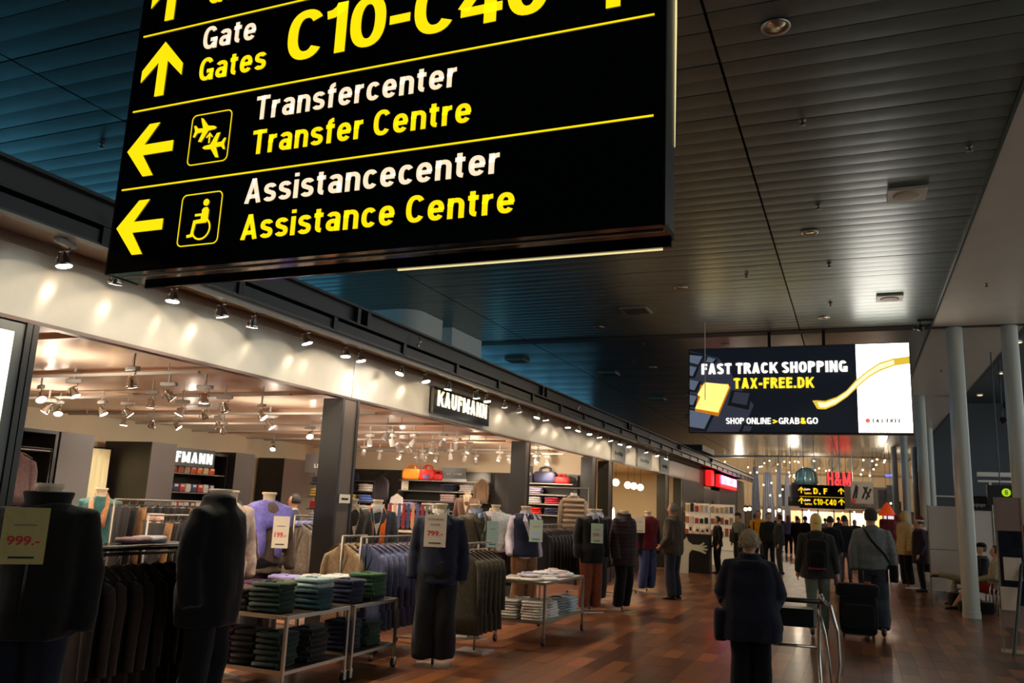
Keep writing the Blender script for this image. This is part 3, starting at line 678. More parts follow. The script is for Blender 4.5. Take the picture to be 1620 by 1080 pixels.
def person(label, loc, rz, h=1.75, p=None, top=(60, 60, 60), topk=None, legs=(40, 44, 60), legk=None, shoes=(20, 20, 20), hair=('short', (60, 45, 35)), skin=None, group=None, vox=.014, extras=None, under=None, bare_legs=False):
    p = p or pose(); rt_ = thing('person', label, 'person', loc, rz, group); rt_.scale = (h/1.75,)*3; sk = skin or skin_m
    g, c = body_g(p); remesh(g, vox*.75 if vox < .016 else vox, sk, 'body', rt_)
    topk = topk or {}; q = topk.pop('quilt', 0)
    g = top_g(p, **topk); remesh(g, vox, cloth(top) if not isinstance(top, bpy.types.Material) else top, 'jacket' if topk.get('t', .02) > .018 else 'shirt', rt_, fold=.011, quilt=q, seed=hash(label) % 50)
    if under: g = top_g(p, hem=.9, t=.008, collar=.035); remesh(g, vox, cloth(under), 'shirt', rt_)
    g = leg_g(p, **(legk or {})); remesh(g, vox, cloth(legs), 'shorts' if (legk or {}).get('length', 1) < 1 else 'trousers', rt_, fold=.008, seed=3)
    for s in (-1, 1): shoe(p, s, cloth(shoes) if max(shoes) > 60 else mat('shoe_dark', (20, 18, 18), rough=.35), rt_)
    # hair
    st, hc = hair; hm = mat('hair_%d_%d_%d' % hc, hc, rough=.7, nz=.35, nscale=60, bump=.5, bscale=120, stretch=(3, 3, .6))
    g = G(); kx = 1.10 if st != 'curly' else 1.30
    if st != 'bald':
        rings = []
        for i in range(9):
            t = i/8; a = -.35+(PI/2+.35)*t; cr = max(.03, math.cos(a))
            rings.append([c+Vector((.078*kx*cr*math.cos(b), .016+.098*kx*cr*math.sin(b) if math.sin(b) > -.35 else .016+.098*kx*cr*math.sin(b)*(.55 if t < .55 else 1), .010+.113*(kx*.98)*math.sin(a))) for b in [2*PI*j/18 for j in range(18)]])
        g.loft(rings)
        if st == 'curly':
            rr_ = random.Random(5)
            for i in range(60):
                a = rr_.uniform(0, 2*PI); b = rr_.uniform(-.4, 1.4)
                v = Vector((math.cos(a)*math.cos(b)*.098, .02+math.sin(a)*math.cos(b)*.112, .01+.115*math.sin(b)))
                if v.y < -.06 and b < .5: continue
                g.ell(c+v, (.022, .022, .020), 6, 4)
        if st == 'long': g.loft([sring(c.x+q_[0], c.y+q_[1], c.z+q_[2], q_[3], q_[4], 14) for q_ in ((0, .055, -.33, .045, .02), (.01, .065, -.25, .062, .034), (.0, .068, -.12, .075, .045), (0, .055, 0, .082, .06), (0, .03, .07, .06, .05))])
        if st == 'cap':
            g = G(); g.loft([sring(c.x, c.y+.008, c.z+z, a, b, 18) for z, a, b in ((.035, .084, .104), (.08, .080, .10), (.115, .055, .07), (.128, .015, .02))])
            g.loft([sring(c.x, c.y-.10, c.z+z, .062, .055, 14) for z in (.036, .046)])
            g.ob('cap', cloth(hc), rt_, True)
            g = G(); g.loft([sring(c.x, c.y+.03, c.z+z, a, b, 16) for z, a, b in ((-.06, .060, .06), (.0, .079, .078), (.04, .079, .088))]); g.ob('hair', mat('hair_grey_brown', (84, 74, 62), rough=.8), rt_, True)
        elif st == 'hoodcap':
            g = G(); g.loft([sring(c.x, c.y+.012, c.z+z, a, b, 18) for z, a, b in ((-.055, .078, .085), (-.02, .088, .10), (.05, .090, .108), (.10, .070, .088), (.128, .03, .04))]); g.ob('knit_cap', cloth(hc), rt_, True)
        elif st == 'bald_c': pass
        else: g.ob('hair', hm, rt_, True)
    if vox < .02:
        e = G(); 
        for s in (-1, 1): e.ell(c+Vector((s*.031, -.086, .005)), (.012, .008, .007), 8, 5)
        e.ob('eyes', mat('eye_dark', (50, 38, 32), rough=.3), rt_, True)
        e = G(); e.tube([c+Vector((-.024, -.082, -.055)), c+Vector((0, -.092, -.057)), c+Vector((.024, -.082, -.055))], [.004, .006, .004], 6); e.ob('mouth', mat('lips', (150, 84, 74), rough=.5), rt_, True)
        e = G()
        for s in (-1, 1): e.tube([c+Vector((s*.016, -.089, .026)), c+Vector((s*.045, -.078, .028))], .004, 5)
        e.ob('eyebrows', hm if st not in ('cap', 'hoodcap') else MATS['eye_dark'], rt_, True)
    if extras: extras(rt_, p, c)
    return rt_

# ---- dress form mannequins
def price_sign(label, loc, rz, w_=.21, h_=.30, m_=None, price='799.-', brand=None, line=None, tilt=0., pic=False):
    t = thing('price_sign', label, 'sign', loc, rz); m_ = m_ or card_m
    g = G(); g.box(-w_/2, w_/2, -.004, 0, 0, h_); g.ob('card', m_, t)
    if price: text(price, -w_*.36, h_*.34, w_*.72, h_*.15, ink_red, t, y=-.006, bold=.02)
    g = G(); g.box(-w_*.28, w_*.28, -.006, -.0045, h_*.10, h_*.135); g.ob('print_line', ink, t)
    if line: text(line, -w_*.36, h_*.82, w_*.72, h_*.06, ink_grey, t, y=-.006)
    if brand: text(brand, -w_*.22, h_*.66, w_*.44, h_*.055, ink_grey, t, y=-.006)
    else:
        g = G(); g.box(-w_*.25, w_*.25, -.006, -.0045, h_*.68, h_*.70); g.ob('print_line', ink_grey, t)
    if pic:
        g = G(); g.box(-w_*.35, w_*.35, -.006, -.0045, h_*.18, h_*.42); g.ob('photo_print', mat('print_blue', (190, 206, 228), rough=.5), t)
    if tilt: t.rotation_euler.y = tilt
    return t
def dressform(name, label, loc, rz, sc=1.04, top=(30, 28, 28), topk=None, p=None, legs=None, legk=None, shirt=None, under=None, jname='jacket', lapel=None, collar=None, base=True, stand_z=.0, extra=None, basem=None, tie=None):
    t = thing('mannequin', label, 'mannequin', loc, rz); t.scale = (sc,)*3
    p = p or pose(wr={-1: (-.255, -.02, .86), 1: (.255, -.02, .86)}, el={-1: (-.245, .02, 1.12), 1: (.245, .02, 1.12)})
    g = G(); g.loft([sring(0, -.005, z, a, b, 20) for z, a, b in ((1.42, .075, .07), (1.50, .058, .060), (1.565, .060, .064), (1.575, .072, .076), (1.592, .072, .076), (1.595, .06, .064))]); g.ob('neck', ivory, t, True)
    topk = dict(topk or {}); q = topk.pop('quilt', 0); qz = topk.pop('qz', 14)
    g = top_g(p, **topk); jm = cloth(top); remesh(g, .016, jm, jname, t, fold=.012, quilt=q, qz=qz, seed=len(label))
    tt = topk.get('t', .02)
    if shirt:
        lo_ = topk.get('loose', 0); yy = -(.126+tt+lo_*.8); cz_ = tt*.5+lo_*.3
        g = G(); g.add([(-.065, -.075-tt, 1.50), (.065, -.075-tt, 1.50), (.055, yy-.000, 1.37), (.0, yy-.006, 1.14), (-.055, yy-.000, 1.37)], [(0, 4, 3), (0, 3, 1), (1, 3, 2)])
        vs = g.v; g.add([(x, y+.03, z) for x, y, z in vs], [(2, 1, 0), (3, 4, 0), (2, 3, 1)]); g.ob('shirt_front', cloth(shirt), t)
        g = G()
        for s in (-1, 1): g.add([(s*.010, -.100-tt, 1.485), (s*.085, -.035, 1.548), (s*.092, .0, 1.52), (s*.062, -.112-tt, 1.415), (s*.010, -.092-tt, 1.48), (s*.078, -.03, 1.54), (s*.084, .0, 1.51), (s*.057, -.104-tt, 1.42)], [(0, 1, 2, 3), (7, 6, 5, 4), (0, 4, 5, 1), (1, 5, 6, 2), (2, 6, 7, 3), (3, 7, 4, 0)])
        g.loft([sring(0, 0, z, a, b, 16) for z, a, b in ((1.47, .080+cz_, .078+cz_), (1.535, .070, .070))]); g.ob('shirt_collar', cloth(shirt), t)
        for s in (-1, 1):
            g = G(); a = [(s*.074, -.070-tt, 1.50), (s*.125, yy+.016, 1.39), (s*.10, yy+.004, 1.34), (s*.006, yy-.012, 1.10), (s*.050, yy-.006, 1.37)]
            g.add(a+[(x, y-.008, z) for x, y, z in a], [(4, 3, 2, 1, 0), (5, 6, 7, 8, 9)]+[(i, (i+1) % 5, (i+1) % 5+5, i+5) for i in range(5)]); g.ob('lapel', jm, t)
        g = G()
        for z in (1.08, .99): g.ell((0, yy+.002, z), (.009, .005, .009), 8, 5)
        g.ob('buttons', mat('button_dark', (30, 26, 22), rough=.3), t, True)
    if tie:
        g = G(); g.add([(-.014, -.110-tt, 1.48), (.014, -.110-tt, 1.48), (.028, yy-.012, 1.20), (0, yy-.012, 1.15), (-.028, yy-.012, 1.20)], [(0, 1, 2, 3, 4)]); g.add([(x, y+.006, z) for x, y, z in g.v], [(4, 3, 2, 1, 0)]); g.ob('tie', cloth(tie), t)
    if legs: g = leg_g(p, **(legk or dict(t=.022, wide=.02))); remesh(g, .018, cloth(legs), 'trousers', t, fold=.010)
    if base:
        g = G(); g.tube([(0, .02, .008/sc), (0, .02, .95)], .013, 10); g.ob('stand_pole', satin, t, True)
        g = G(); g.box(-.17, .17, -.15, .19, 0, .010); g.ob('base_plate', basem or satin, t)
    if extra: extra(t)
    return t
def scarf_extra(col, name='scarf', ln=.35):
    def f(t):
        g = G(); m_ = cloth(col)
        g.tube([(.07, -.02, 1.50), (.04, .07, 1.53), (-.05, .07, 1.53), (-.085, .0, 1.50), (-.085, -.10, 1.42), (-.07, -.155, 1.25), (-.065, -.165, 1.25-ln)], [.022, .028, .028, .03, .034, .036, .034], 10, flat=.55)
        g.tube([(.07, -.02, 1.50), (.09, -.09, 1.42), (.075, -.155, 1.25), (.07, -.165, 1.22-ln*.8)], [.022, .032, .036, .034], 10, flat=.55); g.ob(name, m_, t, True)
    return f
def draped_extra(col):
    def f(t):
        m_ = cloth(col); g = G()
        g.loft([sring(0, .02, z, a, b, 24) for z, a, b in ((1.24, .265, .175), (1.30, .275, .18), (1.38, .275, .170), (1.44, .235, .145), (1.485, .14, .11), (1.51, .085, .085))])
        for s in (-1, 1):
            g.tube([(s*.17, -.05, 1.42), (s*.13, -.14, 1.30), (s*.09, -.165, 1.12), (s*.075, -.16, .96)], [.05, .052, .045, .036], 12, flat=.7)
        g.tube([(.20, .06, 1.40), (.23, .05, 1.2), (.235, .04, 1.0)], [.05, .05, .04], 12, flat=.5)
        remesh(g, .016, m_, 'draped_sweater', t, fold=.016, seed=9)
    return f

# ---- hanging garment (hangs in the x-z plane, rail along y)
def hanging(name, label, col, length=.82, sc=1., group=None, under=None, collarc=None, cat='jacket'):
    t = thing(name, label, cat, (0, 0, 0), 0, group); g = G(); z0 = -.10-length
    rings = [sring(0, 0, z, a, b, 14) for z, a, b in ((z0, .235, .045), (z0+.2, .225, .042), (-.42, .205, .040), (-.26, .212, .044), (-.165, .208, .040), (-.135, .165, .036), (-.10, .105, .034), (-.07, .06, .034), (-.05, .050, .030))]
    g.loft(rings)
    for s in (-1, 1): g.tube([(s*.16, 0, -.165), (s*.205, -.002, -.19), (s*.228, -.006, -.30), (s*.242, -.014, -.50), (s*.250, -.03, -.74)], [.030, .040, .043, .038, .033], 10)
    m_ = cloth(col); g.v = [(x+.004*noise.noise(Vector((x*14, z*6, 1))), y+.012*noise.noise(Vector((x*12, 3, z*5))), z) for x, y, z in g.v]
    g.ob('garment', m_, t, True)
    g = G()
    for s in (-1, 1): g.add([(s*.045, -.038, -.06), (s*.085, -.046, -.16), (s*.01, -.05, -.42), (s*.03, -.046, -.16)], [(0, 1, 2, 3)]); g.add([(s*.045, -.030, -.06), (s*.085, -.038, -.16), (s*.01, -.042, -.42), (s*.03, -.038, -.16)], [(3, 2, 1, 0)])
    g.ob('lapels', cloth([max(0, v-8) for v in col]), t)
    if collarc:
        g = G(); g.loft([sring(0, 0, z, a, b, 12) for z, a, b in ((-.10, .082, .05), (-.06, .062, .046), (-.03, .055, .042))]); g.ob('collar', cloth(collarc), t, True)
    g = G(); g.tube([(-.19, 0, -.13), (-.10, 0, -.075), (0, 0, -.045), (.10, 0, -.075), (.19, 0, -.13)], [.008, .010, .010, .010, .008], 8)
    g.ob('hanger', mat('hanger_wood', (60, 40, 28), rough=.4), t, True)
    g = G(); g.tube([(0, 0, -.05), (0, 0, -.005), (.014, 0, .012), (.0, 0, .026), (-.012, 0, .014)], .0028, 6); g.ob('hook', chrome, t, True)
    t.scale = (sc,)*3
    return t
def rail_rack(label, x, y0, y1, z, feet=True, cast=False, m_=None, plate=None, group=None, arms=False):
    t = thing('clothes_rack', label, 'rack', (x, (y0+y1)/2, 0), 0, group); L = (y1-y0)/2; m_ = m_ or satin
    g = G(); g.tube([(0, -L, z), (0, L, z)], .012, 10); g.ob('rail', m_, t, True)
    if plate:
        g = G(); g.tube([(0, plate, .012), (0, plate, z)], .014, 10); g.ob('pole', m_, t, True)
        g = G(); g.box(-.19, .19, plate-.17, plate+.17, 0, .012); g.ob('base_plate', mat('plate_pale', (206, 186, 178), rough=.35, metal=.5), t)
    else:
        for s in (-1, 1):
            g = G(); g.tube([(0, s*L, z), (0, s*L, .06)], .012, 10); g.ob('leg', m_, t, True)
            g = G(); g.box(-.24, .24, s*L-.015, s*L+.015, .04, .065); g.ob('foot_bar', m_, t)
            for x_ in (-.22, .22): g = G(); g.lathe([(.026, -.012), (.026, .012)], 12, Matrix.Translation((x_, s*L, .027)) @ Matrix.Rotation(PI/2, 4, 'Y')); g.ob('castor', rubber, t, True)
    return t
def castor(t, x, y, r=.045):
    g = G(); g.lathe([(r, -.012), (r, .012)], 16, Matrix.Translation((x, y, r)) @ Matrix.Rotation(PI/2, 4, 'Y')); w_ = g.ob('castor', rubber, t, True)
    g = G(); g.lathe([(r*.45, -.016), (r*.45, .016)], 12, Matrix.Translation((x, y, r)) @ Matrix.Rotation(PI/2, 4, 'Y')); g.ob('hub', chrome, w_, True)
    g = G(); g.box(x-.017, x-.013, y-.02, y+.02, r*.6, r*2.3); g.box(x+.013, x+.017, y-.02, y+.02, r*.6, r*2.3); g.box(x-.02, x+.02, y-.02, y+.02, r*2.2, r*2.5); g.ob('fork', chrome, w_)
def table(label, x0, x1, y0, y1, h, shelf, m_, topm, wheels=((0, 0), (0, 1), (1, 0), (1, 1))):
    t = thing('display_table', label, 'table', ((x0+x1)/2, (y0+y1)/2, 0)); a, b = (x1-x0)/2, (y1-y0)/2
    for nm, z in (('top', h), ('shelf', shelf)):
        g = G(); g.box(-a+.02, a-.02, -b+.02, b-.02, z-.018, z-.004); g.ob(nm+'_panel', topm, t)
        g = G(); g.box(-a, a, -b, -b+.024, z-.03, z); g.box(-a, a, b-.024, b, z-.03, z); g.box(-a, -a+.024, -b+.024, b-.024, z-.03, z); g.box(a-.024, a, -b+.024, b-.024, z-.03, z); g.ob(nm+'_frame', m_, t)
    for i in (0, 1):
        for j in (0, 1):
            x = -a+.012 if i == 0 else a-.012; y = -b+.012 if j == 0 else b-.012
            g = G(); g.box(x-.013, x+.013, y-.013, y+.013, .10, h-.03); g.ob('leg', m_, t); castor(t, x, y)
    return t
def folded(name, col, sx=.30, sy=.24, sz=.045, m_=None, kind=0, cat=None):
    """one folded garment: soft slab with a rolled front fold and a collar ridge"""
    t = thing(name, 'x', cat or name.split('_')[-1]); m_ = m_ or cloth(col); g = G()
    g.rbox(0, 0, sz/2, sx, sy, sz, .28, 18)
    g.v = [(x+.004*noise.noise(Vector((y*20, z*9, col[0]))), y+.005*noise.noise(Vector((x*18, z*9, col[1]))), z+.011*noise.noise(Vector((x*9+col[0], y*9, 0)))*(1 if z > sz*.4 else 0)) for x, y, z in g.v]
    g.ob('folded_body', m_, t, True)
    g = G(); g.tube([(-sx*.47, -sy*.47, sz*.5), (0, -sy*.50, sz*.52), (sx*.47, -sy*.47, sz*.5)], [sz*.40]*3, 8); g.ob('fold_edge', m_, t, True)
    if kind == 1:
        g = G(); g.tube([(-.05, -sy*.30, sz*1.02), (-.035, -sy*.12, sz*1.1), (.035, -sy*.12, sz*1.1), (.05, -sy*.30, sz*1.02)], .010, 8); g.ob('collar', m_, t, True)
    return t

# ================================================================== LAMPS
def spot_lamp(kind, label, group=None, top=.25):
    """track spot: gear box, bracket, reflector (> lamp); hangs at z = 0 from its gear box"""
    t = thing('spotlight', label, 'spotlight', (0, 0, 0), 0, group)
    g = G(); g.box(-.009, .009, -.009, .009, .12, top-.001); g.ob('drop_stem', gear_m if kind == 'bell' else white_m, t)
    if kind == 'bell':
        g = G(); g.rbox(0, 0, .10, .20, .055, .045, .4, 12); g.ob('gear_box', gear_m, t, True)
        g = G(); g.tube([(.05, 0, .08), (.05, 0, .05), (.0, 0, .035)], .007, 6); g.tube([(-.055, -.0, .02), (-.06, 0, -.02), (-.058, 0, -.06)], .005, 6); g.tube([(.055, 0, .02), (.06, 0, -.02), (.058, 0, -.06)], .005, 6); g.tube([(-.055, 0, .02), (.055, 0, .02)], .005, 6); g.ob('bracket', chrome, t, True)
        g = G(); g.lathe([(.018, .035), (.026, .02), (.034, -.01), (.048, -.05), (.060, -.075), (.057, -.075), (.045, -.05), (.02, -.02)], 18, cap=False); r = g.ob('reflector', chrome, t, True)
        g = G(); g.lathe([(.012, -.035), (.054, -.068), (.050, -.078), (.01, -.082)], 16); g.ob('lamp', lamp_e, r, True)
    else:
        g = G(); g.rbox(0, 0, .11, .16, .10, .05, .4, 12); g.ob('gear_box', white_m, t, True)
        g = G(); g.tube([(0, 0, .09), (0, 0, .04)], .010, 8); g.ob('bracket', white_m, t, True)
        g = G(); g.lathe([(.030, .045), (.045, .035), (.048, -.085), (.044, -.085), (.040, -.06)], 18, cap=False); r = g.ob('reflector', white_m, t, True)
        g = G(); g.lathe([(.040, -.055), (.040, -.062), (.01, -.07)], 14); g.ob('lamp', lamp_e, r, True)
    return t
FY = [3.95, 4.42, 4.99, 5.55, 5.98, 6.78, 7.51, 7.80, 8.74, 9.35, 10.04, 10.93, 11.32, 12.0, 12.63, 13.53, 13.91, 15.2, 15.9, 16.61, 17.31, 18.2, 19.15, 19.9, 21.72, 23.02, 24.4]
for i, y in enumerate(FY):
    t = spot_lamp('bell', 'chrome bell spotlight under the canopy lighting the fascia, %s from the left' % ORD[i], 'fascia spotlights', .16) if i == 0 else dup(fs0, (0, 0, 0), 0, 'chrome bell spotlight under the canopy lighting the fascia, %s from the left' % ORD[i])
    if i == 0: fs0 = t
    t.location = (-5.12, y, 3.27); t.rotation_euler.z = RND.choice((1.57, 1.35, 1.8)); a = RND.uniform(.25, .55)
    for c in t.children:
        if c.name.startswith('reflector'): c.rotation_euler = (RND.uniform(-.3, .3), RND.uniform(-.3, .3), 0)
    light('SPOT', (-5.13, y, 3.20), LAMP_E['fascia'], (1, .85, .65), (-.75-RND.uniform(0, .2), RND.uniform(-.15, .15), -1), .03, 132, .25)
for i, y in enumerate((4.7, 5.7, 6.5, 7.3, 8.2, 9.0, 10.5, 11.6, 13.0, 14.6, 16.2, 18.0)): light('SPOT', (-5.10, y, 3.19), 95 if y < 8 else 150, (1, .84, .64), (.32, RND.uniform(-.15, .15), -1), .03, 95, .9)
SA = [(-7.82, 6.39), (-10.01, 7.84), (-10.07, 8.05), (-8.76, 6.73), (-9.29, 8.07), (-6.33, 5.79), (-9.0, 8.22), (-6.8, 6.72), (-7.94, 8.11), (-10.33, 9.42), (-10.07, 9.72), (-9.84, 9.97), (-7.9, 8.46), (-6.94, 7.75), (-8.89, 9.84), (-9.51, 10.65), (-7.92, 9.82), (-7.06, 8.57), (-7.07, 10.06), (-8.38, 11.44), (-7.59, 11.06), (-11.65, 14.66), (-7.6, 7.28), (-6.54, 6.98)]
SB = [(-7.96, 12.64), (-7.47, 12.58), (-7.92, 13.57), (-8.09, 14.27), (-7.61, 14.34), (-10.27, 16.78), (-9.64, 16.62), (-9.8, 17.7), (-6.82, 11.32), (-6.4, 12.44), (-6.54, 13.25), (-6.73, 14.17), (-9.55, 17.7), (-8.26, 17.81), (-7.13, 16.58), (-9.06, 17.33), (-8.16, 16.25), (-8.21, 17.09), (-9.89, 15.5), (-7.06, 12.63), (-8.96, 16.45), (-7.37, 17.7), (-6.67, 17.6), (-6.36, 16.9), (-6.43, 17.7)]
bell = None; wt = None
for i, (x, y) in enumerate(sorted(SA, key=lambda q: q[1]-q[0]*.4)):
    lb = 'silver bell spotlight on the shop ceiling track, %s lamp from the front left' % ORD[i]
    if bell is None: bell = t = spot_lamp('bell', lb, 'silver spotlights in the left part of the shop', .25)
    else: t = dup(bell, (0, 0, 0), 0, lb)
    t.location = (x, y, 2.70); t.rotation_euler.z = RND.uniform(-.6, .6); tx, ty = RND.uniform(-.7, .7), RND.uniform(-.9, .9)
    for c in t.children:
        if c.name.startswith('reflector'): c.rotation_euler = (tx, ty, 0)
    if i % 2 == 0: light('SPOT', (x, y, 2.60), LAMP_E['shop'], (1, .86, .66), (RND.uniform(-.3, .3), RND.uniform(-.3, .3), -1), .04, 125, .8)
for i, (x, y) in enumerate(sorted(SB, key=lambda q: q[1]-q[0]*.4)):
    lb = 'white cylinder spotlight on the shop ceiling, %s of the middle bay from the front' % ORD[i]
    if wt is None: wt = t = spot_lamp('white', lb, 'white spotlights in the middle of the shop', .27)
    else: t = dup(wt, (0, 0, 0), 0, lb)
    t.location = (x, y, 2.68); t.rotation_euler.z = RND.uniform(-.6, .6); tx, ty = RND.uniform(-.6, .6), RND.uniform(-.6, .6)
    for c in t.children:
        if c.name.startswith('reflector'): c.rotation_euler = (tx, ty, 0)
    if i % 2 == 0: light('SPOT', (x, y, 2.56), LAMP_E['shop'], (1, .86, .68), (RND.uniform(-.3, .3), RND.uniform(-.3, .3), -1), .04, 125, .8)
for x, y in ((-7.2, 5.6), (-9.8, 7.6), (-7.4, 9.2), (-10.2, 10.6), (-7.3, 12.2), (-9.6, 13.6), (-7.2, 15.4), (-9.6, 16.6), (-6.4, 17.2)): light('POINT', (x, y, 2.56), 42, (1, .84, .66), size=.06)
for i, (y, x0, x1) in enumerate(((6.3, -11, -6), (7.9, -12, -6.1), (9.8, -12, -6.1), (11.2, -12, -6.1), (12.6, -12, -6), (14.2, -12, -6), (16.6, -12, -6), (17.6, -12, -6))):
    g = G(); g.box(x0, x1, -.018, .018, 0, .03); tr = g.ob('track', gear_m, None, False, (0, y, 2.83)); tag(tr, 'thin grey lighting track under the shop ceiling, %s from the front' % ORD[i], 'track', 'ceiling lighting tracks')
    g = G()
    for x in (x0+.4, (x0+x1)/2, x1-.4): g.box(x-.004, x+.004, -.004, .004, .03, .12)
    g.ob('hanger', gear_m, tr)
# downlights of the main ceiling
dl0 = None; k = 0
for x in (-.455, -2.66, -4.94):
    for y in (6.2, 11.36, 16.56, 21.7, 27.0, 32.2, 37.4):
        yy = y+(0 if x > -1 else 2.4 if x > -3 else 0); 
        if x < -4 and y < 12: continue
        lb = 'round recessed ceiling downlight, %s of its row (%s row)' % (ORD[int((y-6)/5)], {-.455: 'right', -2.66: 'middle', -4.94: 'left'}[x])
        if dl0 is None:
            dl0 = t = thing('downlight', lb, 'light', (0, 0, 0), 0, 'ceiling downlights')
            g = G(); g.lathe([(.085, .0), (.10, -.012), (.112, -.010), (.114, .0)], 24, cap=False); g.ob('rim', satin, t, True)
            g = G(); g.lathe([(.090, -.004), (.085, .02), (.055, .055), (.03, .06)], 24); g.ob('reflector', mat('downlight_inner', (210, 190, 150), rough=.2, metal=.8), t, True)
            g = G(); g.lathe([(.062, .03), (.058, .006), (.01, .0)], 16); g.ob('lamp', lamp_soft, t, True)
        else: t = dup(dl0, (0, 0, 0), 0, lb)
        t.location = (x, yy, CZ-.004)
        if y < 30: light('SPOT', (x, yy, CZ-.03), LAMP_E['hall'], (1, .80, .58), (0, 0, -1), .05, 80, .5)
# square ceiling loudspeakers, vents, sprinklers
sp0 = None
for i, (x, y) in enumerate(((.68, 10.2), (.66, 15.2), (.66, 21.5))):
    lb = 'square cream ceiling loudspeaker plate right of the walkway, %s from the camera' % ORD[i]
    if sp0 is None:
        sp0 = t = thing('loudspeaker_plate', lb, 'loudspeaker', (0, 0, 0), 0, 'ceiling loudspeakers')
        g = G(); g.box(-.21, .21, -.21, .21, -.035, 0); g.ob('plate', mat('speaker_cream', (188, 182, 156), rough=.5), t)
        g = G(); g.lathe([(.15, -.035), (.15, -.043), (.13, -.046), (.01, -.046)], 24); g.ob('grille', mat('speaker_grille', (176, 170, 140), rough=.6), t, True)
    else: t = dup(sp0, (0, 0, 0), 0, lb)
    t.location = (x, y, CZ-.002)
v0 = None
for i, (x, y) in enumerate(((-3.8, 15.2), (-8.25, 20.1), (-6.4, 22.5), (-6.2, 28.0), (-6.0, 33.5), (-3.6, 24), (-3.6, 33))):
    lb = 'flat grey ceiling air vent, %s from the camera' % ORD[i]
    if v0 is None:
        v0 = t = thing('air_vent', lb, 'vent', (0, 0, 0), 0, 'ceiling air vents')
        g = G(); g.box(-.26, .26, -.26, .26, -.03, 0); g.ob('frame', mat('vent_grey', (150, 140, 116), rough=.5), t)
        g = G(); 
        for q in range(5): g.box(-.22, .22, -.20+q*.09, -.16+q*.09, -.045, -.03)
        g.ob('louvre', mat('vent_dark', (70, 66, 58), rough=.5), t)
    else: t = dup(v0, (0, 0, 0), 0, lb)
    t.location = (x, y, CZ-.002)
s0 = None
for i, (x, y) in enumerate(((-.35, 7.9), (1.2, 9.0), (-.3, 10.3), (2.35, 11.2), (-.25, 12.9), (2.05, 14.6), (-1.5, 13.2), (-7.7, 6.2), (-4.4, 18.3), (-5.2, 20.6), (2.3, 20.2), (2.1, 23.0), (-.3, 15.4))):
    lb = 'small ceiling sprinkler head, %s in distance from the camera' % ORD[i]
    if s0 is None:
        s0 = t = thing('sprinkler', lb, 'sprinkler', (0, 0, 0), 0, 'ceiling sprinklers')
        g = G(); g.lathe([(.035, 0), (.034, -.012), (.012, -.016), (.012, -.05), (.03, -.052), (.03, -.058), (.004, -.06)], 14); g.ob('head', mat('sprinkler_metal', (96, 84, 66), rough=.4, metal=.5), t, True)
    else: t = dup(s0, (0, 0, 0), 0, lb)
    t.location = (x, y, CZ-.004)
t = thing('ceiling_camera', 'small black dome camera at the right edge of the ceiling', 'camera', (1.25, 17.1, CZ-.004))
g = G(); g.tube([(0, 0, 0), (0, 0, -.12)], .012, 8); g.box(-.05, .24, -.02, .02, -.03, 0); g.ob('arm', black_m, t)
g = G(); g.ell((0, 0, -.16), (.07, .07, .065), 14, 8); g.tube([(-.02, -.02, -.16), (-.12, -.05, -.17)], .03, 10); g.ob('dome', black_m, t, True)

# ================================================================== GOODS IN FRONT OF THE SHOP
dark_topm = mat('table_top_dark', (70, 58, 50), rough=.25, coat=.3)
table('chrome-framed two-tier display table stacked with folded sweaters, nearer of two', -5.35, -4.45, 6.0, 6.95, .68, .24, satin, dark_topm)
table('narrower chrome-framed display table with navy and green stacks, beside the larger one', -5.12, -4.45, 7.03, 7.86, .68, .24, satin, dark_topm)
table('chrome-framed wheeled table covered with packed shirts beyond the olive jackets', -4.27, -3.60, 10.0, 11.6, .75, .28, satin, mat('table_top_pale', (200, 190, 176), rough=.3))
protos = {}
def stack(x, y, z, cols, what, where, n=None, kind='sweater', dims=(.32, .26, .042), rz=0., cname=None, mats=None):
    """cols: list of (rgb, colour word) bottom to top"""
    zz = z+.001
    for i, (c, wd) in enumerate(cols):
        key = (kind, tuple(c), dims)
        lb = '%s %s, %s up, %s' % (wd, what, ORD[i], where)
        if key not in protos:
            if kind == 'packed': t = packed(c, dims)
            else: t = folded('folded_'+what.replace(' ', '_').replace('-', '_'), c, *dims, kind=1)
            protos[key] = t; t['category'] = what.split()[-1]
        else: t = dup(protos[key], (0, 0, 0))
        t['label'] = lb; t['group'] = 'folded %ss %s' % (what, where)
        t.location = (x+RND.uniform(-.012, .012), y+RND.uniform(-.012, .012), zz); t.rotation_euler.z = rz+RND.uniform(-.13, .13)
        zz += dims[2]*.98
    return zz
def packed(c, dims):
    t = thing('packed_shirt', 'x', 'shirt'); m_ = mat('packed_%d_%d_%d' % tuple(c), c, rough=.5, nz=.12, nscale=40); sx, sy, sz = dims
    g = G(); g.rbox(0, 0, sz*.45, sx, sy, sz*.9, .3, 14); g.ob('folded_body', m_, t, True)
    g = G(); g.tube([(-.06, sy*.12, sz), (-.045, sy*.36, sz*1.1), (.045, sy*.36, sz*1.1), (.06, sy*.12, sz)], .013, 8); g.ob('collar', m_, t, True)
    g = G(); g.rbox(0, 0, sz*.48, sx*1.04, sy*1.04, sz*.98, .25, 14)
    g.v = [(x, y, z+.006*noise.noise(Vector((x*40, y*40, 2)))*(z > sz*.3)) for x, y, z in g.v]
    g.ob('plastic_wrap', wrap_m, t, True); return t
wrap_m = mat('clear_wrap', (235, 235, 235), rough=.12, alpha=.22, bump=.8, bscale=40)
DG = ((26, 42, 32), 'Dark green'); DG2 = ((32, 52, 38), 'Bottle green'); BR = ((66, 50, 40), 'Brown'); PU = ((74, 30, 62), 'Purple'); BK = ((24, 20, 20), 'Black')
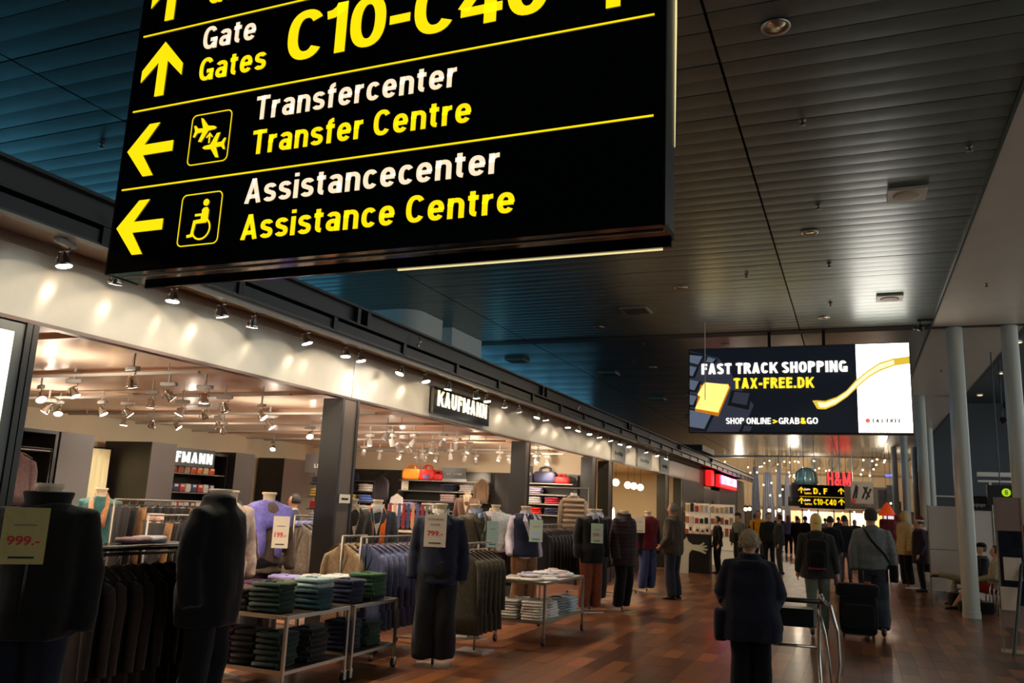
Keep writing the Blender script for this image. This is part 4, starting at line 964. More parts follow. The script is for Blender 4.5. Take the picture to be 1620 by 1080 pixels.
RE = ((206, 48, 36), 'Red'); OL = ((96, 84, 44), 'Olive'); TE = ((36, 62, 66), 'Teal'); WH = ((206, 204, 196), 'Off-white'); PT = ((140, 162, 160), 'Pale teal'); NV = ((30, 32, 54), 'Navy'); GR = ((44, 78, 44), 'Green'); LV = ((160, 150, 206), 'Lavender'); CR = ((150, 40, 52), 'Crimson')
stack(-4.78, 6.22, .68, [DG]*5+[DG2], 'sweater', 'at the front right corner of the larger table')
stack(-5.15, 6.22, .68, [BR]*4, 'sweater', 'at the front left of the larger table', dims=(.36, .28, .048))
stack(-5.20, 6.55, .68, [BK]*3+[PU]*2, 'sweater', 'at the middle left of the larger table')
stack(-4.93, 6.55, .68, [BK]*3+[OL]*2, 'sweater', 'in the middle of the larger table', dims=(.24, .26, .046))
stack(-5.10, 6.82, .68, [RE]*4+[LV], 'sweater', 'at the back left of the larger table', dims=(.30, .20, .05))
stack(-4.64, 6.62, .68, [TE]*4+[PT, PT], 'sweater', 'at the right edge of the larger table', dims=(.28, .26, .046))
stack(-4.78, 6.85, .68, [TE]*3+[WH]*2, 'sweater', 'at the back right of the larger table', dims=(.30, .18, .054))
stack(-4.68, 7.22, .68, [NV]*5, 'sweater', 'at the front of the narrower table', dims=(.30, .26, .044))
stack(-4.66, 7.56, .68, [BK]*1+[GR]*5, 'sweater', 'at the back right of the narrower table', dims=(.30, .28, .044))
stack(-4.97, 7.55, .68, [OL]*4+[WH], 'sweater', 'at the back left of the narrower table', dims=(.26, .28, .044))
stack(-5.18, 6.2, .24, [PU]*6, 'sweater', 'on the left of the lower shelf', dims=(.22, .28, .048))
stack(-4.95, 6.2, .24, [BK]*6, 'sweater', 'second from left on the lower shelf', dims=(.22, .28, .048))
stack(-4.68, 6.2, .24, [DG]*6, 'sweater', 'at the right front of the lower shelf', dims=(.26, .28, .048))
stack(-4.66, 6.6, .24, [BK]*6, 'sweater', 'at the right back of the lower shelf', dims=(.28, .3, .046))
stack(-4.70, 7.25, .24, [NV]*6, 'sweater', 'on the lower shelf of the narrower table, front', dims=(.28, .28, .046))
stack(-4.68, 7.6, .24, [DG2]*5, 'sweater', 'on the lower shelf of the narrower table, back', dims=(.28, .28, .046))
CS = ((214, 198, 172), 'Cream'); WS = ((226, 220, 214), 'White'); LS = ((190, 178, 200), 'Pale lilac'); BS = ((176, 190, 204), 'Pale blue'); PK = ((206, 180, 176), 'Pale pink')
pw = 'packed shirt'
for j, (x, y, c, rz) in enumerate(((-4.10, 10.14, CS, .3), (-3.86, 10.18, CS, -.2), (-3.72, 10.45, WS, .5), (-4.08, 10.5, WS, -.4), (-3.84, 10.75, LS, .2), (-4.1, 10.85, LS, .7), (-3.78, 11.05, PK, -.3), (-4.08, 11.2, WS, .1), (-3.80, 11.38, BS, .4), (-3.95, 10.33, LS, .9), (-3.95, 10.95, WS, -.7), (-3.92, 11.3, PK, .9))):
    stack(x, y, .75+(.0 if j < 9 else .036), [c], pw, 'lying loose on the shirt table, %s from the front' % ORD[j], kind='packed', dims=(.23, .30, .032), rz=rz)
for j, (x, y, c) in enumerate(((-4.13, 10.18, CS), (-3.80, 10.18, CS), (-3.78, 10.55, WS), (-4.1, 10.55, BS), (-3.80, 10.95, TE), (-3.78, 11.33, BS))):
    stack(x, y, .28, [c]*(7 if j < 2 else 6), pw, 'on the shirt table shelf, %s pile from the front' % ORD[j], kind='packed', dims=(.27, .34, .034))
# mannequins along the front
arms_dn = pose(wr={-1: (-.265, -.04, .84), 1: (.265, -.04, .84)}, el={-1: (-.25, .02, 1.12), 1: (.25, .02, 1.12)})
def zip_extra(t):
    g = G(); g.tube([(.015, -.150, 1.44), (.012, -.176, 1.36), (.012, -.186, 1.25), (.010, -.186, 1.1), (.01, -.19, .9)], .006, 6); g.ob('zip', mat('zip_dark', (60, 58, 56), rough=.3, metal=.8), t, True)
    g = G(); g.loft([sring(0, .0, z, a, b, 20) for z, a, b in ((1.45, .118, .108), (1.50, .112, .102), (1.545, .124, .116), (1.552, .116, .108), (1.48, .085, .078))], cap=False); g.ob('stand_collar', cloth((24, 21, 20)), t, True)
dressform('mannequin', 'headless mannequin in a black zipped jacket with stand collar, at the far left', (-4.30, 3.46, 0), .55, 1.06, top=(24, 21, 20), topk=dict(hem=.80, t=.045, loose=.02), legs=(24, 26, 38), jname='zip_jacket', extra=zip_extra, p=arms_dn)
dressform('mannequin', 'black long coat on a mannequin seen from the side, left of the sweater table', (-4.38, 4.95, 0), 1.75, 1.07, top=(16, 15, 15), topk=dict(hem=.70, t=.05, loose=.025, collar=.06), legs=(16, 16, 18), jname='coat', p=arms_dn)
dressform('mannequin', 'mannequin in a pale pink shirt with a long green scarf behind the black coat', (-5.62, 6.50, 0), 1.2, 1.07, top=(206, 178, 160), topk=dict(hem=.82, t=.02), legs=(120, 96, 84), jname='shirt', extra=scarf_extra((54, 72, 54)), p=arms_dn)
dressform('mannequin', 'mannequin in a taupe cardigan with a lavender sweater draped over its shoulders', (-5.95, 7.50, 0), 1.0, 1.07, top=(98, 82, 70), topk=dict(hem=.80, t=.022), legs=(30, 28, 34), jname='cardigan', extra=draped_extra((120, 112, 190)), p=arms_dn)
dressform('mannequin', 'mannequin in a full navy suit with white shirt, holding the large price card', (-4.16, 8.14, 0), .42, 1.045, top=(34, 38, 54), topk=dict(hem=.80, t=.026, loose=.008), legs=(28, 26, 28), legk=dict(t=.03, wide=.035), shirt=(226, 214, 200), jname='suit_jacket', tie=(150, 150, 150), p=arms_dn)
dressform('mannequin', 'mannequin in a brown-grey sport jacket seen from the side behind olive jackets', (-4.62, 10.02, 0), 1.15, 1.05, top=(84, 74, 58), topk=dict(hem=.84, t=.026, loose=.006), legs=(40, 36, 34), shirt=(170, 176, 200), p=arms_dn)
dressform('mannequin', 'mannequin in a pale lilac dress shirt with a navy waistcoat behind the shirt table', (-4.68, 12.0, 0), .9, 1.05, top=(196, 184, 196), topk=dict(hem=.86, t=.022, loose=.012), legs=(120, 86, 56), shirt=(204, 194, 206), jname='dress_shirt', p=pose(wr={-1: (-.29, -.08, .90), 1: (.27, .02, .88)}),
          extra=lambda t: remesh(top_g(pose(sh=.13, el={-1: (-.10, .03, 1.35), 1: (.10, .03, 1.35)}, wr={-1: (-.10, .03, 1.3), 1: (.10, .03, 1.3)}), hem=.88, t=.050), .016, cloth((30, 34, 52)), 'waistcoat', t))
dressform('mannequin', 'mannequin in a black overcoat right of the shirt table, with a mint price card', (-4.17, 13.80, 0), .75, 1.05, top=(20, 19, 19), topk=dict(hem=.74, t=.034, loose=.012), legs=(120, 66, 40), shirt=(190, 190, 196), jname='overcoat', p=arms_dn)
dressform('mannequin', 'mannequin in a dark brown quilted jacket, nearest to the walkway beyond the shirt table', (-3.74, 14.30, 0), 1.2, 1.05, top=(44, 32, 32), topk=dict(hem=.72, t=.05, loose=.02, quilt=.012, qz=16, collar=.05), legs=(14, 14, 16), jname='quilted_jacket', p=arms_dn)
dressform('mannequin', 'mannequin with a white shirt and blue check collar beside the brown quilted jacket', (-4.48, 15.2, 0), .7, 1.05, top=(54, 34, 40), topk=dict(hem=.84, t=.024), legs=(30, 30, 40), shirt=(214, 214, 240), p=arms_dn)
dressform('mannequin', 'mannequin in a maroon sweater, open dark coat and blue jeans before the second shop', (-4.18, 18.0, 0), .8, 1.05, top=(96, 20, 28), topk=dict(hem=.82, t=.03), legs=(58, 64, 100), jname='sweater', p=arms_dn,
          extra=lambda t: [remesh((lambda g: (g.tube([(s*.19, .05, 1.40), (s*.20, .0, 1.2), (s*.205, .0, .95), (s*.20, 0, .75)], [.06, .085, .09, .09], 14), g)[1])(G()), .02, cloth((30, 27, 27)), 'coat_front', t) for s in (-1, 1)])
for lb, loc, rz, kw in (
    ('price card in a shiny plastic wrap pinned on the black zipped jacket, reading 999', (-4.04, 3.14, 1.27), .85, dict(w_=.21, h_=.29, m_=card_gold, price='999.-')),
    ('large cream price card reading 799 on the navy suit', (-4.07, 7.86, 1.22), .33, dict(w_=.23, h_=.33, price='799.-', brand='BLAZER', line='LOTTO DI MILANO')),
    ('white price card on the taupe cardigan under the lavender sweater', (-5.66, 7.38, 1.13), .45, dict(w_=.17, h_=.33, m_=card_m, price='199.-')),
    ('mint price card on the brown-grey sport jacket, seen edge-on', (-4.32, 9.93, 1.14), 1.15, dict(w_=.20, h_=.33, m_=card_mint, price=None)),
    ('mint card with a small landscape picture on the lilac shirt', (-4.42, 11.78, 1.16), .5, dict(w_=.20, h_=.32, m_=card_mint, price=None, pic=True)),
    ('mint price card on the black overcoat', (-4.00, 13.55, 1.12), .4, dict(w_=.20, h_=.32, m_=card_mint, price='599.-')),
    ('white price card on the maroon sweater before the second shop', (-4.28, 17.68, 1.22), .4, dict(w_=.22, h_=.33, price=None)),
    ('pink price card reading 200 on the trouser rack inside the shop', (-7.9, 7.85, .98), .4, dict(w_=.22, h_=.42, m_=card_pink, price='200.-', line='SIGNAL')),
    ('white card standing on the far shelf above the scarves', (-10.15, 17.86, 1.932), .3, dict(w_=.17, h_=.22, m_=card_m, price=None))):
    price_sign(lb, loc, rz, **kw)
# rails of jackets
def rail(labelfmt, n, x, y0, dy, z, col, length, sc=1., group=None, collarc=None, rz=0., name='hanging_jacket', cat='jacket', cols=None):
    first = None
    for i in range(n):
        lb = labelfmt % ORD[i]
        if first is None or cols: t = hanging(name, lb, cols[i] if cols else col, length, sc, group, collarc=collarc, cat=cat); first = t
        else: t = dup(first, (0, 0, 0), 0, lb, group)
        t.location = (x, y0+i*dy, z); t.rotation_euler = (0, RND.uniform(-.02, .02), rz+RND.uniform(-.10, .10)); t.scale = (sc,)*3
rail_rack('black rack with a flat top shelf holding dark brown jackets at the front left', -4.92, 4.15, 5.35, 1.215, m_=black_m)
t = thing('rack_shelf', 'black glossy shelf above the dark brown jackets', 'shelf', (-4.95, 4.75, 1.255)); g = G(); g.box(-.24, .24, -.62, .62, 0, .02); g.ob('board', mat('gloss_black', (14, 14, 14), rough=.1, coat=.5), t); g = G(); g.tube([(.22, -.6, .03), (.22, .6, .03)], .008, 8); g.ob('edge_tube', satin, t, True)
rail('dark brown jacket, %s from the near end of the front left rack', 9, -4.92, 4.22, .125, 1.185, (58, 44, 36), .88, group='dark brown jackets on the front left rack')
for i, (x, y, c, w_) in enumerate(((-5.08, 4.42, (40, 36, 34), 'dark grey'), (-5.02, 4.82, (150, 120, 124), 'dusty pink'), (-5.10, 5.05, (208, 200, 204), 'white'))):
    t = folded('folded_scarf', c, .22, .16, .05, cat='scarf'); t['label'] = '%s folded scarf lying on the black rack shelf' % w_; t.location = (x, y, 1.276)
t = thing('dark_box', 'small black open box on the rack shelf beside the zipped jacket', 'box', (-4.98, 4.28, 1.276)); g = G(); g.box(-.09, .09, -.07, .07, 0, .01); g.box(-.09, -.08, -.07, .07, .01, .13); g.box(.08, .09, -.07, .07, .01, .13); g.box(-.08, .08, -.07, -.06, .01, .13); g.box(-.08, .08, .06, .07, .01, .13); g.ob('shell', black_m, t)
rail_rack('chrome rack of blue blazers standing between post and navy suit', -5.02, 7.95, 9.25, 1.265, plate=None)
rail('slate blue blazer, %s from the near end of its rack', 9, -5.02, 8.10, .128, 1.235, (84, 88, 116), .86, group='slate blue blazers on the chrome rack')
rail_rack('short rail of beige jackets just right of the dark post', -5.24, 7.92, 8.42, 1.265)
rail('beige jacket, %s on the short rail beside the post', 3, -5.25, 7.98, .13, 1.235, (146, 122, 92), .80, group='beige jackets beside the post')
rail_rack('single-pole rack of olive jackets with a pale square base', -4.17, 8.72, 9.55, 1.225, plate=.06)
rail('olive brown jacket, %s from the near end of the single-pole rack', 6, -4.17, 8.80, .125, 1.195, (64, 58, 44), .86, group='olive brown jackets on the single-pole rack')
rail_rack('rail of black jackets under the silver puffer vest', -5.22, 14.0, 16.4, 1.36)
rail('black jacket, %s from the near end of the long rail', 12, -5.22, 14.15, .185, 1.325, (26, 24, 26), .84, group='black jackets on the long rail')
rail_rack('rail of dark trousers left of the black jackets', -5.35, 12.5, 13.3, 1.36)
rail('black jacket, %s on the short rail behind the lilac shirt', 5, -5.35, 12.6, .15, 1.325, (30, 28, 30), .80, group='black jackets behind the lilac shirt')
rail_rack('pale rail of grey sweaters inside the shop behind the lavender sweater', -6.85, 9.2, 10.6, 1.42)
rail('heather grey sweater, %s from the near end inside the shop', 8, -6.85, 9.3, .15, 1.385, (112, 100, 88), .72, group='grey sweaters on the inside rail', collarc=(150, 150, 196), name='hanging_sweater', cat='sweater')
rail_rack('small rack of striped trousers beside the maroon sweater', -4.5, 16.6, 17.4, 1.15, cast=True)
rail('dark striped coat, %s on the small rack before the second shop', 6, -4.5, 16.68, .13, 1.12, (60, 50, 48), .50, sc=.8, group='striped coats before the second shop')

# ================================================================== SHOP INTERIOR
def cabinet(label, x0, x1, y0, y1, h=2.5, shelves=(), sidem=None, cat='cabinet'):
    t = thing('display_cabinet', label, cat, ((x0+x1)/2, (y0+y1)/2, 0)); a, b = (x1-x0)/2, (y1-y0)/2
    g = G(); g.box(-a, a, -b, -b+.05, 0, h); g.ob('side_panel', black_lam, t); g = G(); g.box(-a, a, b-.05, b, 0, h); g.ob('side_panel', black_lam, t)
    g = G(); g.box(-a, -a+.03, -b+.05, b-.05, 0, h); g.ob('back_panel', dark_wall, t)
    g = G(); g.box(-a+.03, a, -b+.05, b-.05, h-.05, h); g.ob('top_panel', black_lam, t)
    if sidem: g = G(); g.box(a, a+.012, -b, b, 0, h); g.ob('front_panel', sidem, t)
    for z in shelves: g = G(); g.box(-a+.03, a-.02, -b+.05, b-.05, z-.02, z); g.ob('shelf', mat('shelf_grey', (120, 112, 104), rough=.3), t)
    return t
cabinet('tall black open display unit with hats on top shelf, leftmost at the back wall', -12.55, -11.35, 7.6, 9.15, 2.5, (2.2, .9))
cabinet('tall grey-fronted panel unit left of the lit curtain', -12.3, -11.35, 9.18, 9.8, 2.5, (), grey_lam)
cabinet('tall black unit with a grey front right of the lit curtain', -12.45, -11.35, 11.0, 11.58, 2.5, (), grey_lam)
ksh = cabinet('wide black shelf unit with packed goods under white capital letters', -12.55, -11.9, 11.6, 13.6, 2.45, (2.02, 1.66, 1.3, .9))
cabinet('tall black unit with a grey front right of the white letters', -12.55, -11.75, 13.62, 14.2, 2.5, (), grey_lam)
cabinet('tall black panel unit near the back right corner', -12.6, -11.9, 15.4, 16.6, 2.5, (), mat('warm_grey_lam', (104, 94, 84), rough=.4))
sb = thing('letter_sign', 'white capital letters standing on the dark shelf unit inside the shop', 'sign', (-11.55, 12.2, 2.2)); signtext('KAUFMANN', -1.0, .0, 1.55, .20, emis('shop_letter', (226, 236, 236), .8), sb, rz=PI/2, weight=.24, gap=.07)
g = G(); g.box(-.06, -.012, -1.05, .62, -.06, .27); g.ob('back_board', black_lam, sb)
# lit fitting-room curtain
ct = thing('curtain', 'pale lit curtain hanging on a black rod between the dark units', 'curtain', (-12.2, 10.35, 0)); g = G(); n = 40
g.add([(.05*math.sin(i*1.3), -.52+1.04*i/n, z) for z in (.1, 2.34) for i in range(n+1)], [(i, i+1, n+i+2, n+i+1) for i in range(n)]); g.ob('fabric', mat('curtain_cream', (250, 236, 190), rough=.9), ct, True)
g = G(); g.tube([(0, -.6, 2.36), (0, .6, 2.36)], .012, 8); g.ob('rod', black_m, ct, True)
light('SPOT', (-11.2, 10.35, 2.7), 60, (1, .92, .72), (-.6, 0, -1), .05, 90, .7)
# packs on the shelves
def goods_row(kind, labelfmt, group, x, y0, dy, n, z, cols, dims, m_rough=.4):
    first = {}
    for i in range(n):
        c = cols[i % len(cols)]; lb = labelfmt % ORD[i]; key = tuple(c)
        if key not in first:
            t = thing(kind, lb, kind.split('_')[-1], (0, 0, 0), 0, group); m_ = mat('goods_%d_%d_%d' % key, c, rough=m_rough, nz=.1)
            g = G(); g.rbox(0, 0, dims[2]/2, dims[0], dims[1], dims[2], .15, 12); g.ob('pack', m_, t)
            g = G(); g.box(dims[0]*.501, dims[0]*.515, -dims[1]*.32, dims[1]*.32, dims[2]*.62, dims[2]*.9); g.ob('label_print', mat('goods_label', (220, 216, 206), rough=.5), t)
            first[key] = t
        else: t = dup(first[key], (0, 0, 0), 0, lb, group)
        t.location = (x, y0+i*dy, z)
WHT = [(220, 214, 208), (200, 120, 110), (214, 206, 196), (90, 60, 60)]
goods_row('sock_pack', 'orange boxed pack, %s in the row beneath the white letters', 'orange packs under the letters', -12.1, 11.95, .17, 9, 2.022, [(232, 120, 50), (214, 190, 150), (226, 90, 40)], (.14, .15, .13))
goods_row('sock_pack', 'white and blue pack, %s from left on the second shelf', 'white and blue packs', -12.1, 11.75, .16, 11, 1.662, [(214, 210, 206), (60, 66, 110), (190, 60, 60)], (.14, .14, .16))
goods_row('shirt_pack', 'white topped pack, %s from left on the third shelf', 'white topped packs', -12.1, 11.75, .16, 11, 1.302, WHT, (.14, .14, .17))
goods_row('shirt_pack', 'dark pack, %s from left on the lowest visible shelf', 'dark packs', -12.1, 11.75, .16, 11, .902, [(70, 50, 46), (50, 60, 90), (40, 30, 30)], (.14, .14, .17))
# vests hanging and mannequin on the left
t = hanging('hanging_vest', 'grey-brown puffer vest with orange lining hanging at the far left', (84, 66, 66), .62, 1.1, cat='vest'); t.location = (-10.9, 8.15, 2.18); t.rotation_euler.z = .9
rail_rack('black rail holding the puffer vest at the back left', -10.9, 7.7, 8.7, 2.20, m_=black_m)
for i, (y, c, wd) in enumerate(((8.0, (44, 40, 50), 'dark'), (8.45, (110, 90, 86), 'brown'))):
    t = thing('hat', '%s felt hat on the top shelf of the leftmost unit' % wd, 'hat', (-11.6, y, 2.202)); g = G(); g.lathe([(.15, 0), (.15, .012), (.10, .02), (.095, .10), (.07, .13), (.01, .125)], 20); g.ob('crown', cloth(c), t, True)
dressform('mannequin', 'mannequin in a teal sweater with a tan sweater knotted at the neck', (-9.0, 8.0, 0), .7, 1.05, top=(54, 92, 90), topk=dict(hem=.86, t=.022), legs=(60, 50, 44), jname='sweater', p=arms_dn, extra=scarf_extra((170, 120, 86), 'knotted_sweater', .12))
# trouser rack
rail_rack('rack of hanging dark trousers inside the shop, left of the black coat', -8.1, 7.4, 9.0, 1.55)
def trouser(label, col, group):
    t = thing('hanging_trousers', label, 'trousers', (0, 0, 0), 0, group); g = G()
    g.loft([sring(0, 0, z, a, b, 12) for z, a, b in ((-1.0, .10, .03), (-.5, .115, .035), (-.06, .16, .035))]); g.ob('garment', cloth(col), t, True)
    g = G(); g.box(-.17, .17, -.006, .006, -.045, -.03)
    for x in (-.12, .12): g.box(x-.02, x+.02, -.02, .02, -.09, -.03)
    g.tube([(0, 0, -.03), (0, 0, .0), (.012, 0, .015), (0, 0, .026)], .003, 6); g.ob('clip_hanger', chrome, t); return t
p0 = None
for j, (x, z) in enumerate(((-8.1, 1.52), (-7.55, 1.36))):
    for i in range(12):
        c = (120, 84, 52) if (i+j) % 7 == 2 else (26, 22, 22); lb = 'dark trousers on clip hangers, %s along the %s rail' % (ORD[i], ('upper', 'lower')[j])
        t = trouser(lb, c, 'dark trousers on clip hangers') if (p0 is None or c[0] > 100) else dup(p0, (0, 0, 0), 0, lb)
        if p0 is None: p0 = t
        t.location = (x, 7.5+i*.12, z); t.rotation_euler.z = RND.uniform(-.15, .15)
rail_rack('lower rack of hanging dark trousers inside the shop', -7.55, 7.4, 9.0, 1.39)
# end-wall shelving
def wall_shelves(label, x0, x1, y, zs, h=2.4):
    t = thing('wall_shelving', label, 'shelving', ((x0+x1)/2, y, 0)); a = (x1-x0)/2
    for z in zs: g = G(); g.box(-a, a, -.20, .10, z-.022, z); g.ob('shelf', satin, t)
    for s in (-1, 1): g = G(); g.box(s*a-.02, s*a+.02, .08, .12, 0, h); g.ob('upright', black_m, t)
    return t
Y = 18.02
wall_shelves('wide wall shelving with folded knitwear and bags on the end wall', -10.3, -8.0, Y, (2.18, 1.93, 1.70, 1.48, 1.24, 1.0))
wall_shelves('narrow wall shelving with bright polo shirts left on the end wall', -12.0, -10.95, Y, (2.12, 1.86, 1.6, 1.34, 1.08, .82))
wall_shelves('wall shelving with blue and red bags on the right of the end wall', -7.05, -5.85, Y, (2.20, 1.95, 1.74, 1.5))
w8 = 'knit shirt'
for i, (x, z, c, wd) in enumerate(((-9.0, 1.93, NV, 1), (-8.5, 1.93, WS, 1), (-9.0, 1.70, PK, 1), (-8.5, 1.70, ((150, 130, 96), 'Beige'), 1), (-9.0, 1.48, BK, 1), (-8.5, 1.48, ((214, 44, 44), 'Bright red'), 1), (-9.0, 1.24, DG, 1), (-8.5, 1.24, BR, 1), (-9.5, 1.48, WS, 1), (-10.0, 1.48, LV, 1), (-9.6, 1.24, NV, 1), (-10.0, 1.24, RE, 1), (-8.9, 1.0, WS, 1), (-8.45, 1.0, CS, 1), (-9.4, 1.0, BK, 1))):
    stack(x, Y-.05, z, [c]*3, w8, 'wide end-wall shelving, %s pile' % ORD[i], kind='knit', dims=(.36, .24, .055))
for i, (x, z, c) in enumerate(((-11.75, 1.86, NV), (-11.3, 1.86, WS), (-11.75, 1.6, ((206, 170, 60), 'Yellow')), (-11.3, 1.6, ((96, 120, 190), 'Blue')), (-11.75, 1.34, RE), (-11.3, 1.34, WS), (-11.75, 1.08, BS), (-11.3, 1.08, NV), (-11.75, .82, CS), (-11.3, .82, CR), (-11.75, 2.12, NV))):
    stack(x, Y-.05, z, [c]*3, w8, 'narrow end-wall shelving, %s pile' % ORD[i], kind='knit', dims=(.34, .24, .06))
for i, (x, z, c) in enumerate(((-6.8, 1.95, LS), (-6.8, 1.74, WS), (-6.35, 1.74, CR), (-6.8, 1.5, RE), (-6.35, 1.5, NV))):
    stack(x, Y-.05, z, [c]*3, w8, 'right end-wall shelving, %s pile' % ORD[i], kind='knit', dims=(.34, .24, .05))
# second shelf tower seen left of the post
wall_shelves('slim shelf tower of bright shirts just left of the dark post', -10.35, -9.65, 14.45, (2.12, 1.92, 1.68, 1.44, 1.2, .96))
for i, (x, z, c) in enumerate(((-10.17, 1.92, NV), (-9.83, 1.92, WS), (-10.17, 1.68, ((206, 170, 60), 'Yellow')), (-9.83, 1.68, ((110, 130, 190), 'Blue')), (-10.17, 1.44, RE), (-9.83, 1.44, WS), (-10.17, 1.2, BS), (-9.83, 1.2, NV), (-10.17, .96, CS), (-9.83, .96, CR))):
    stack(x, 14.4, z, [c]*3, w8, 'slim shelf tower, %s pile' % ORD[i], kind='knit', dims=(.28, .24, .055))
def bag(label, x, y, z, col, w_, h_, d_, m_=None, pocket=None, dome=False):
    t = thing('handbag', label, 'bag', (x, y, z)); m_ = m_ or mat('bag_%d_%d_%d' % col, col, rough=.45)
    g = G(); g.rbox(0, 0, h_/2, w_, d_, h_, .35, 16); g.ob('bag_body', m_, t, True)
    for s in (-1, 1): g = G(); g.tube([(-w_*.25, s*d_*.3, h_*.95), (-w_*.2, s*d_*.3, h_*1.3), (0, s*d_*.3, h_*1.42), (w_*.2, s*d_*.3, h_*1.3), (w_*.25, s*d_*.3, h_*.95)], .014, 8); g.ob('strap', m_, t, True)
    if pocket: g = G(); g.box(-w_*.2, w_*.2, -d_*.52, -d_*.48, h_*.15, h_*.5); g.ob('pocket', mat('bag_pocket', pocket, rough=.5), t)
    g = G(); g.tube([(-w_*.42, -d_*.05, h_*.97), (w_*.42, -d_*.05, h_*.97)], .007, 6); g.ob('zip', satin, t, True)
bag('amber orange quilted handbag on the top shelf, left of the red bag', -10.02, Y-.08, 2.182, (255, 150, 50), .50, .26, .2)
bag('bright red tote bag with navy pocket on the top shelf', -9.58, Y-.08, 2.182, (226, 40, 30), .42, .26, .18, pocket=(40, 44, 90))
bag('small bright red case bag right of the red tote', -9.27, Y-.10, 2.182, (220, 34, 34), .26, .16, .14)
bag('navy briefcase bag on the right-hand shelf', -6.55, Y-.08, 2.202, (34, 36, 60), .55, .26, .18)
bag('red shoulder bag beside the navy briefcase', -6.12, Y-.14, 2.202, (214, 40, 30), .34, .15, .14)
t = thing('brand_board', 'black board with small white capitals on the wide wall shelving', 'sign', (-8.86, Y-.1, 2.182)); g = G(); g.box(-.31, .31, -.03, 0, 0, .31); g.ob('board', black_lam, t); signtext('TOMMY HILFIGER', -.21, .15, .42, .032, white_m, t, y=-.034, weight=.2)
g = G(); g.box(-.31, .31, -.05, .05, -.0, .05); g.ob('foot', gear_m, t)
t = thing('brand_board', 'dark board with pale capitals left of the navy briefcase', 'sign', (-6.98, Y-.1, 2.202)); g = G(); g.box(-.13, .13, -.03, 0, 0, .38); g.ob('board', mat('board_brown', (50, 44, 42), rough=.4), t); signtext('RES', -.10, .17, .19, .06, white_m, t, y=-.034, weight=.2)
t = thing('brand_board', 'dark board with white marks above the shirts left of the post', 'sign', (-10.2, 14.3, 2.16)); g = G(); g.box(-.30, .22, -.03, 0, 0, .38); g.ob('board', grey_lam, t); signtext('LES', -.06, .10, .2, .08, white_m, t, y=-.034, weight=.2)
# knit hangers and figures on the end wall
for i, (x, z, c, lb, sc_) in enumerate(((-8.05, 2.28, (120, 96, 74), 'hanging patterned vest with pale sleeves right of the wide shelving', .7), (-10.75, 2.28, (40, 34, 36), 'black and red track jacket hanging between the two shelvings', .8), (-10.2, 1.86, (216, 208, 200), 'white sports jacket hanging beneath the amber handbag', .65))):
    t = hanging('hanging_jacket', lb, c, .75, sc_, cat='jacket'); t.location = (x, 17.75 if i != 2 else 17.6, z); g = G(); g.tube([(0, .0, .02), (0, (18.17-t.location.y)/sc_, .02)], .008, 6); g.ob('peg', chrome, t)
t = hanging('hanging_vest', 'silver-brown quilted puffer vest hanging over a pale shirt in the right bay', (138, 118, 98), .58, 1.15, cat='vest', collarc=(220, 210, 196)); t.location = (-5.42, 16.6, 2.02); t.rotation_euler.z = .35
g = G()
for q in range(6): g.v += []; g.loft([sring(0, 0, z, a, b, 16) for z, a, b in ((-.66+q*.09, .19, .05), (-.62+q*.09, .215, .085), (-.575+q*.09, .19, .05))])
g.ob('quilting', mat('puffer_silver', (150, 128, 106), rough=.3, coat=.4), t, True)
t = thing('display_bar', 'satin bar carrying the puffer vest in the right bay', 'rail', (-5.9, 16.6, 2.08)); g = G(); g.tube([(-.8, 0, 0), (.8, 0, 0)], .014, 8); g.ob('bar', satin, t, True); g = G(); g.tube([(-.8, 0, 0), (-.8, 0, -2.08)], .014, 8); g.ob('leg', satin, t, True); g = G(); g.tube([(.8, 0, 0), (.8, 0, -2.08)], .014, 8); g.ob('leg', satin, t, True)
# tie and scarf stand
t = thing('tie_stand', 'stand with red, blue and beige ties left of the navy suit', 'stand', (-6.15, 11.0, 0)); g = G(); g.box(-.36, .36, -.12, .12, 0, 1.22); g.ob('cabinet_body', black_lam, t); g = G(); g.box(-.38, .38, -.14, .14, 1.22, 1.24); g.ob('ledge', mat('ledge_pale', (220, 190, 160), rough=.4), t); g = G(); g.tube([(-.36, 0, 1.62), (.36, 0, 1.62)], .01, 8); g.tube([(-.36, 0, 1.24), (-.36, 0, 1.62)], .01, 8); g.tube([(.36, 0, 1.24), (.36, 0, 1.62)], .01, 8); g.ob('bar', chrome, t, True)
tc = [(120, 30, 40), (190, 150, 110), (60, 64, 96), (110, 30, 44), (50, 54, 84), (170, 120, 90), (70, 70, 110), (130, 26, 40), (100, 90, 80)]
for i, c in enumerate(tc):
    t = thing('necktie', 'silk necktie, %s from left on the tie stand' % ORD[i], 'tie', (-6.46+i*.078, 10.98, 1.635), 0, 'neckties on the stand'); g = G(); g.add([(-.02, -.015, 0), (.02, -.015, 0), (.03, -.015, -.33), (0, -.015, -.37), (-.03, -.015, -.33), (-.02, .0, 0), (.02, .0, 0), (.03, .0, -.33), (0, .0, -.37), (-.03, .0, -.33)], [(0, 4, 3, 2, 1), (5, 6, 7, 8, 9), (0, 1, 6, 5), (1, 2, 7, 6), (2, 3, 8, 7), (3, 4, 9, 8), (4, 0, 5, 9)]); g.ob('blade', mat('tie_%d' % i, c, rough=.35, nz=.3, nscale=120), t)
dressform('mannequin', 'mannequin with a dark jacket and bright orange scarf beside the tie stand', (-6.15, 10.1, 0), .6, 1.05, top=(56, 60, 66), topk=dict(hem=.84, t=.022), legs=(40, 40, 46), shirt=(200, 196, 190), extra=scarf_extra((230, 104, 30)), p=arms_dn)
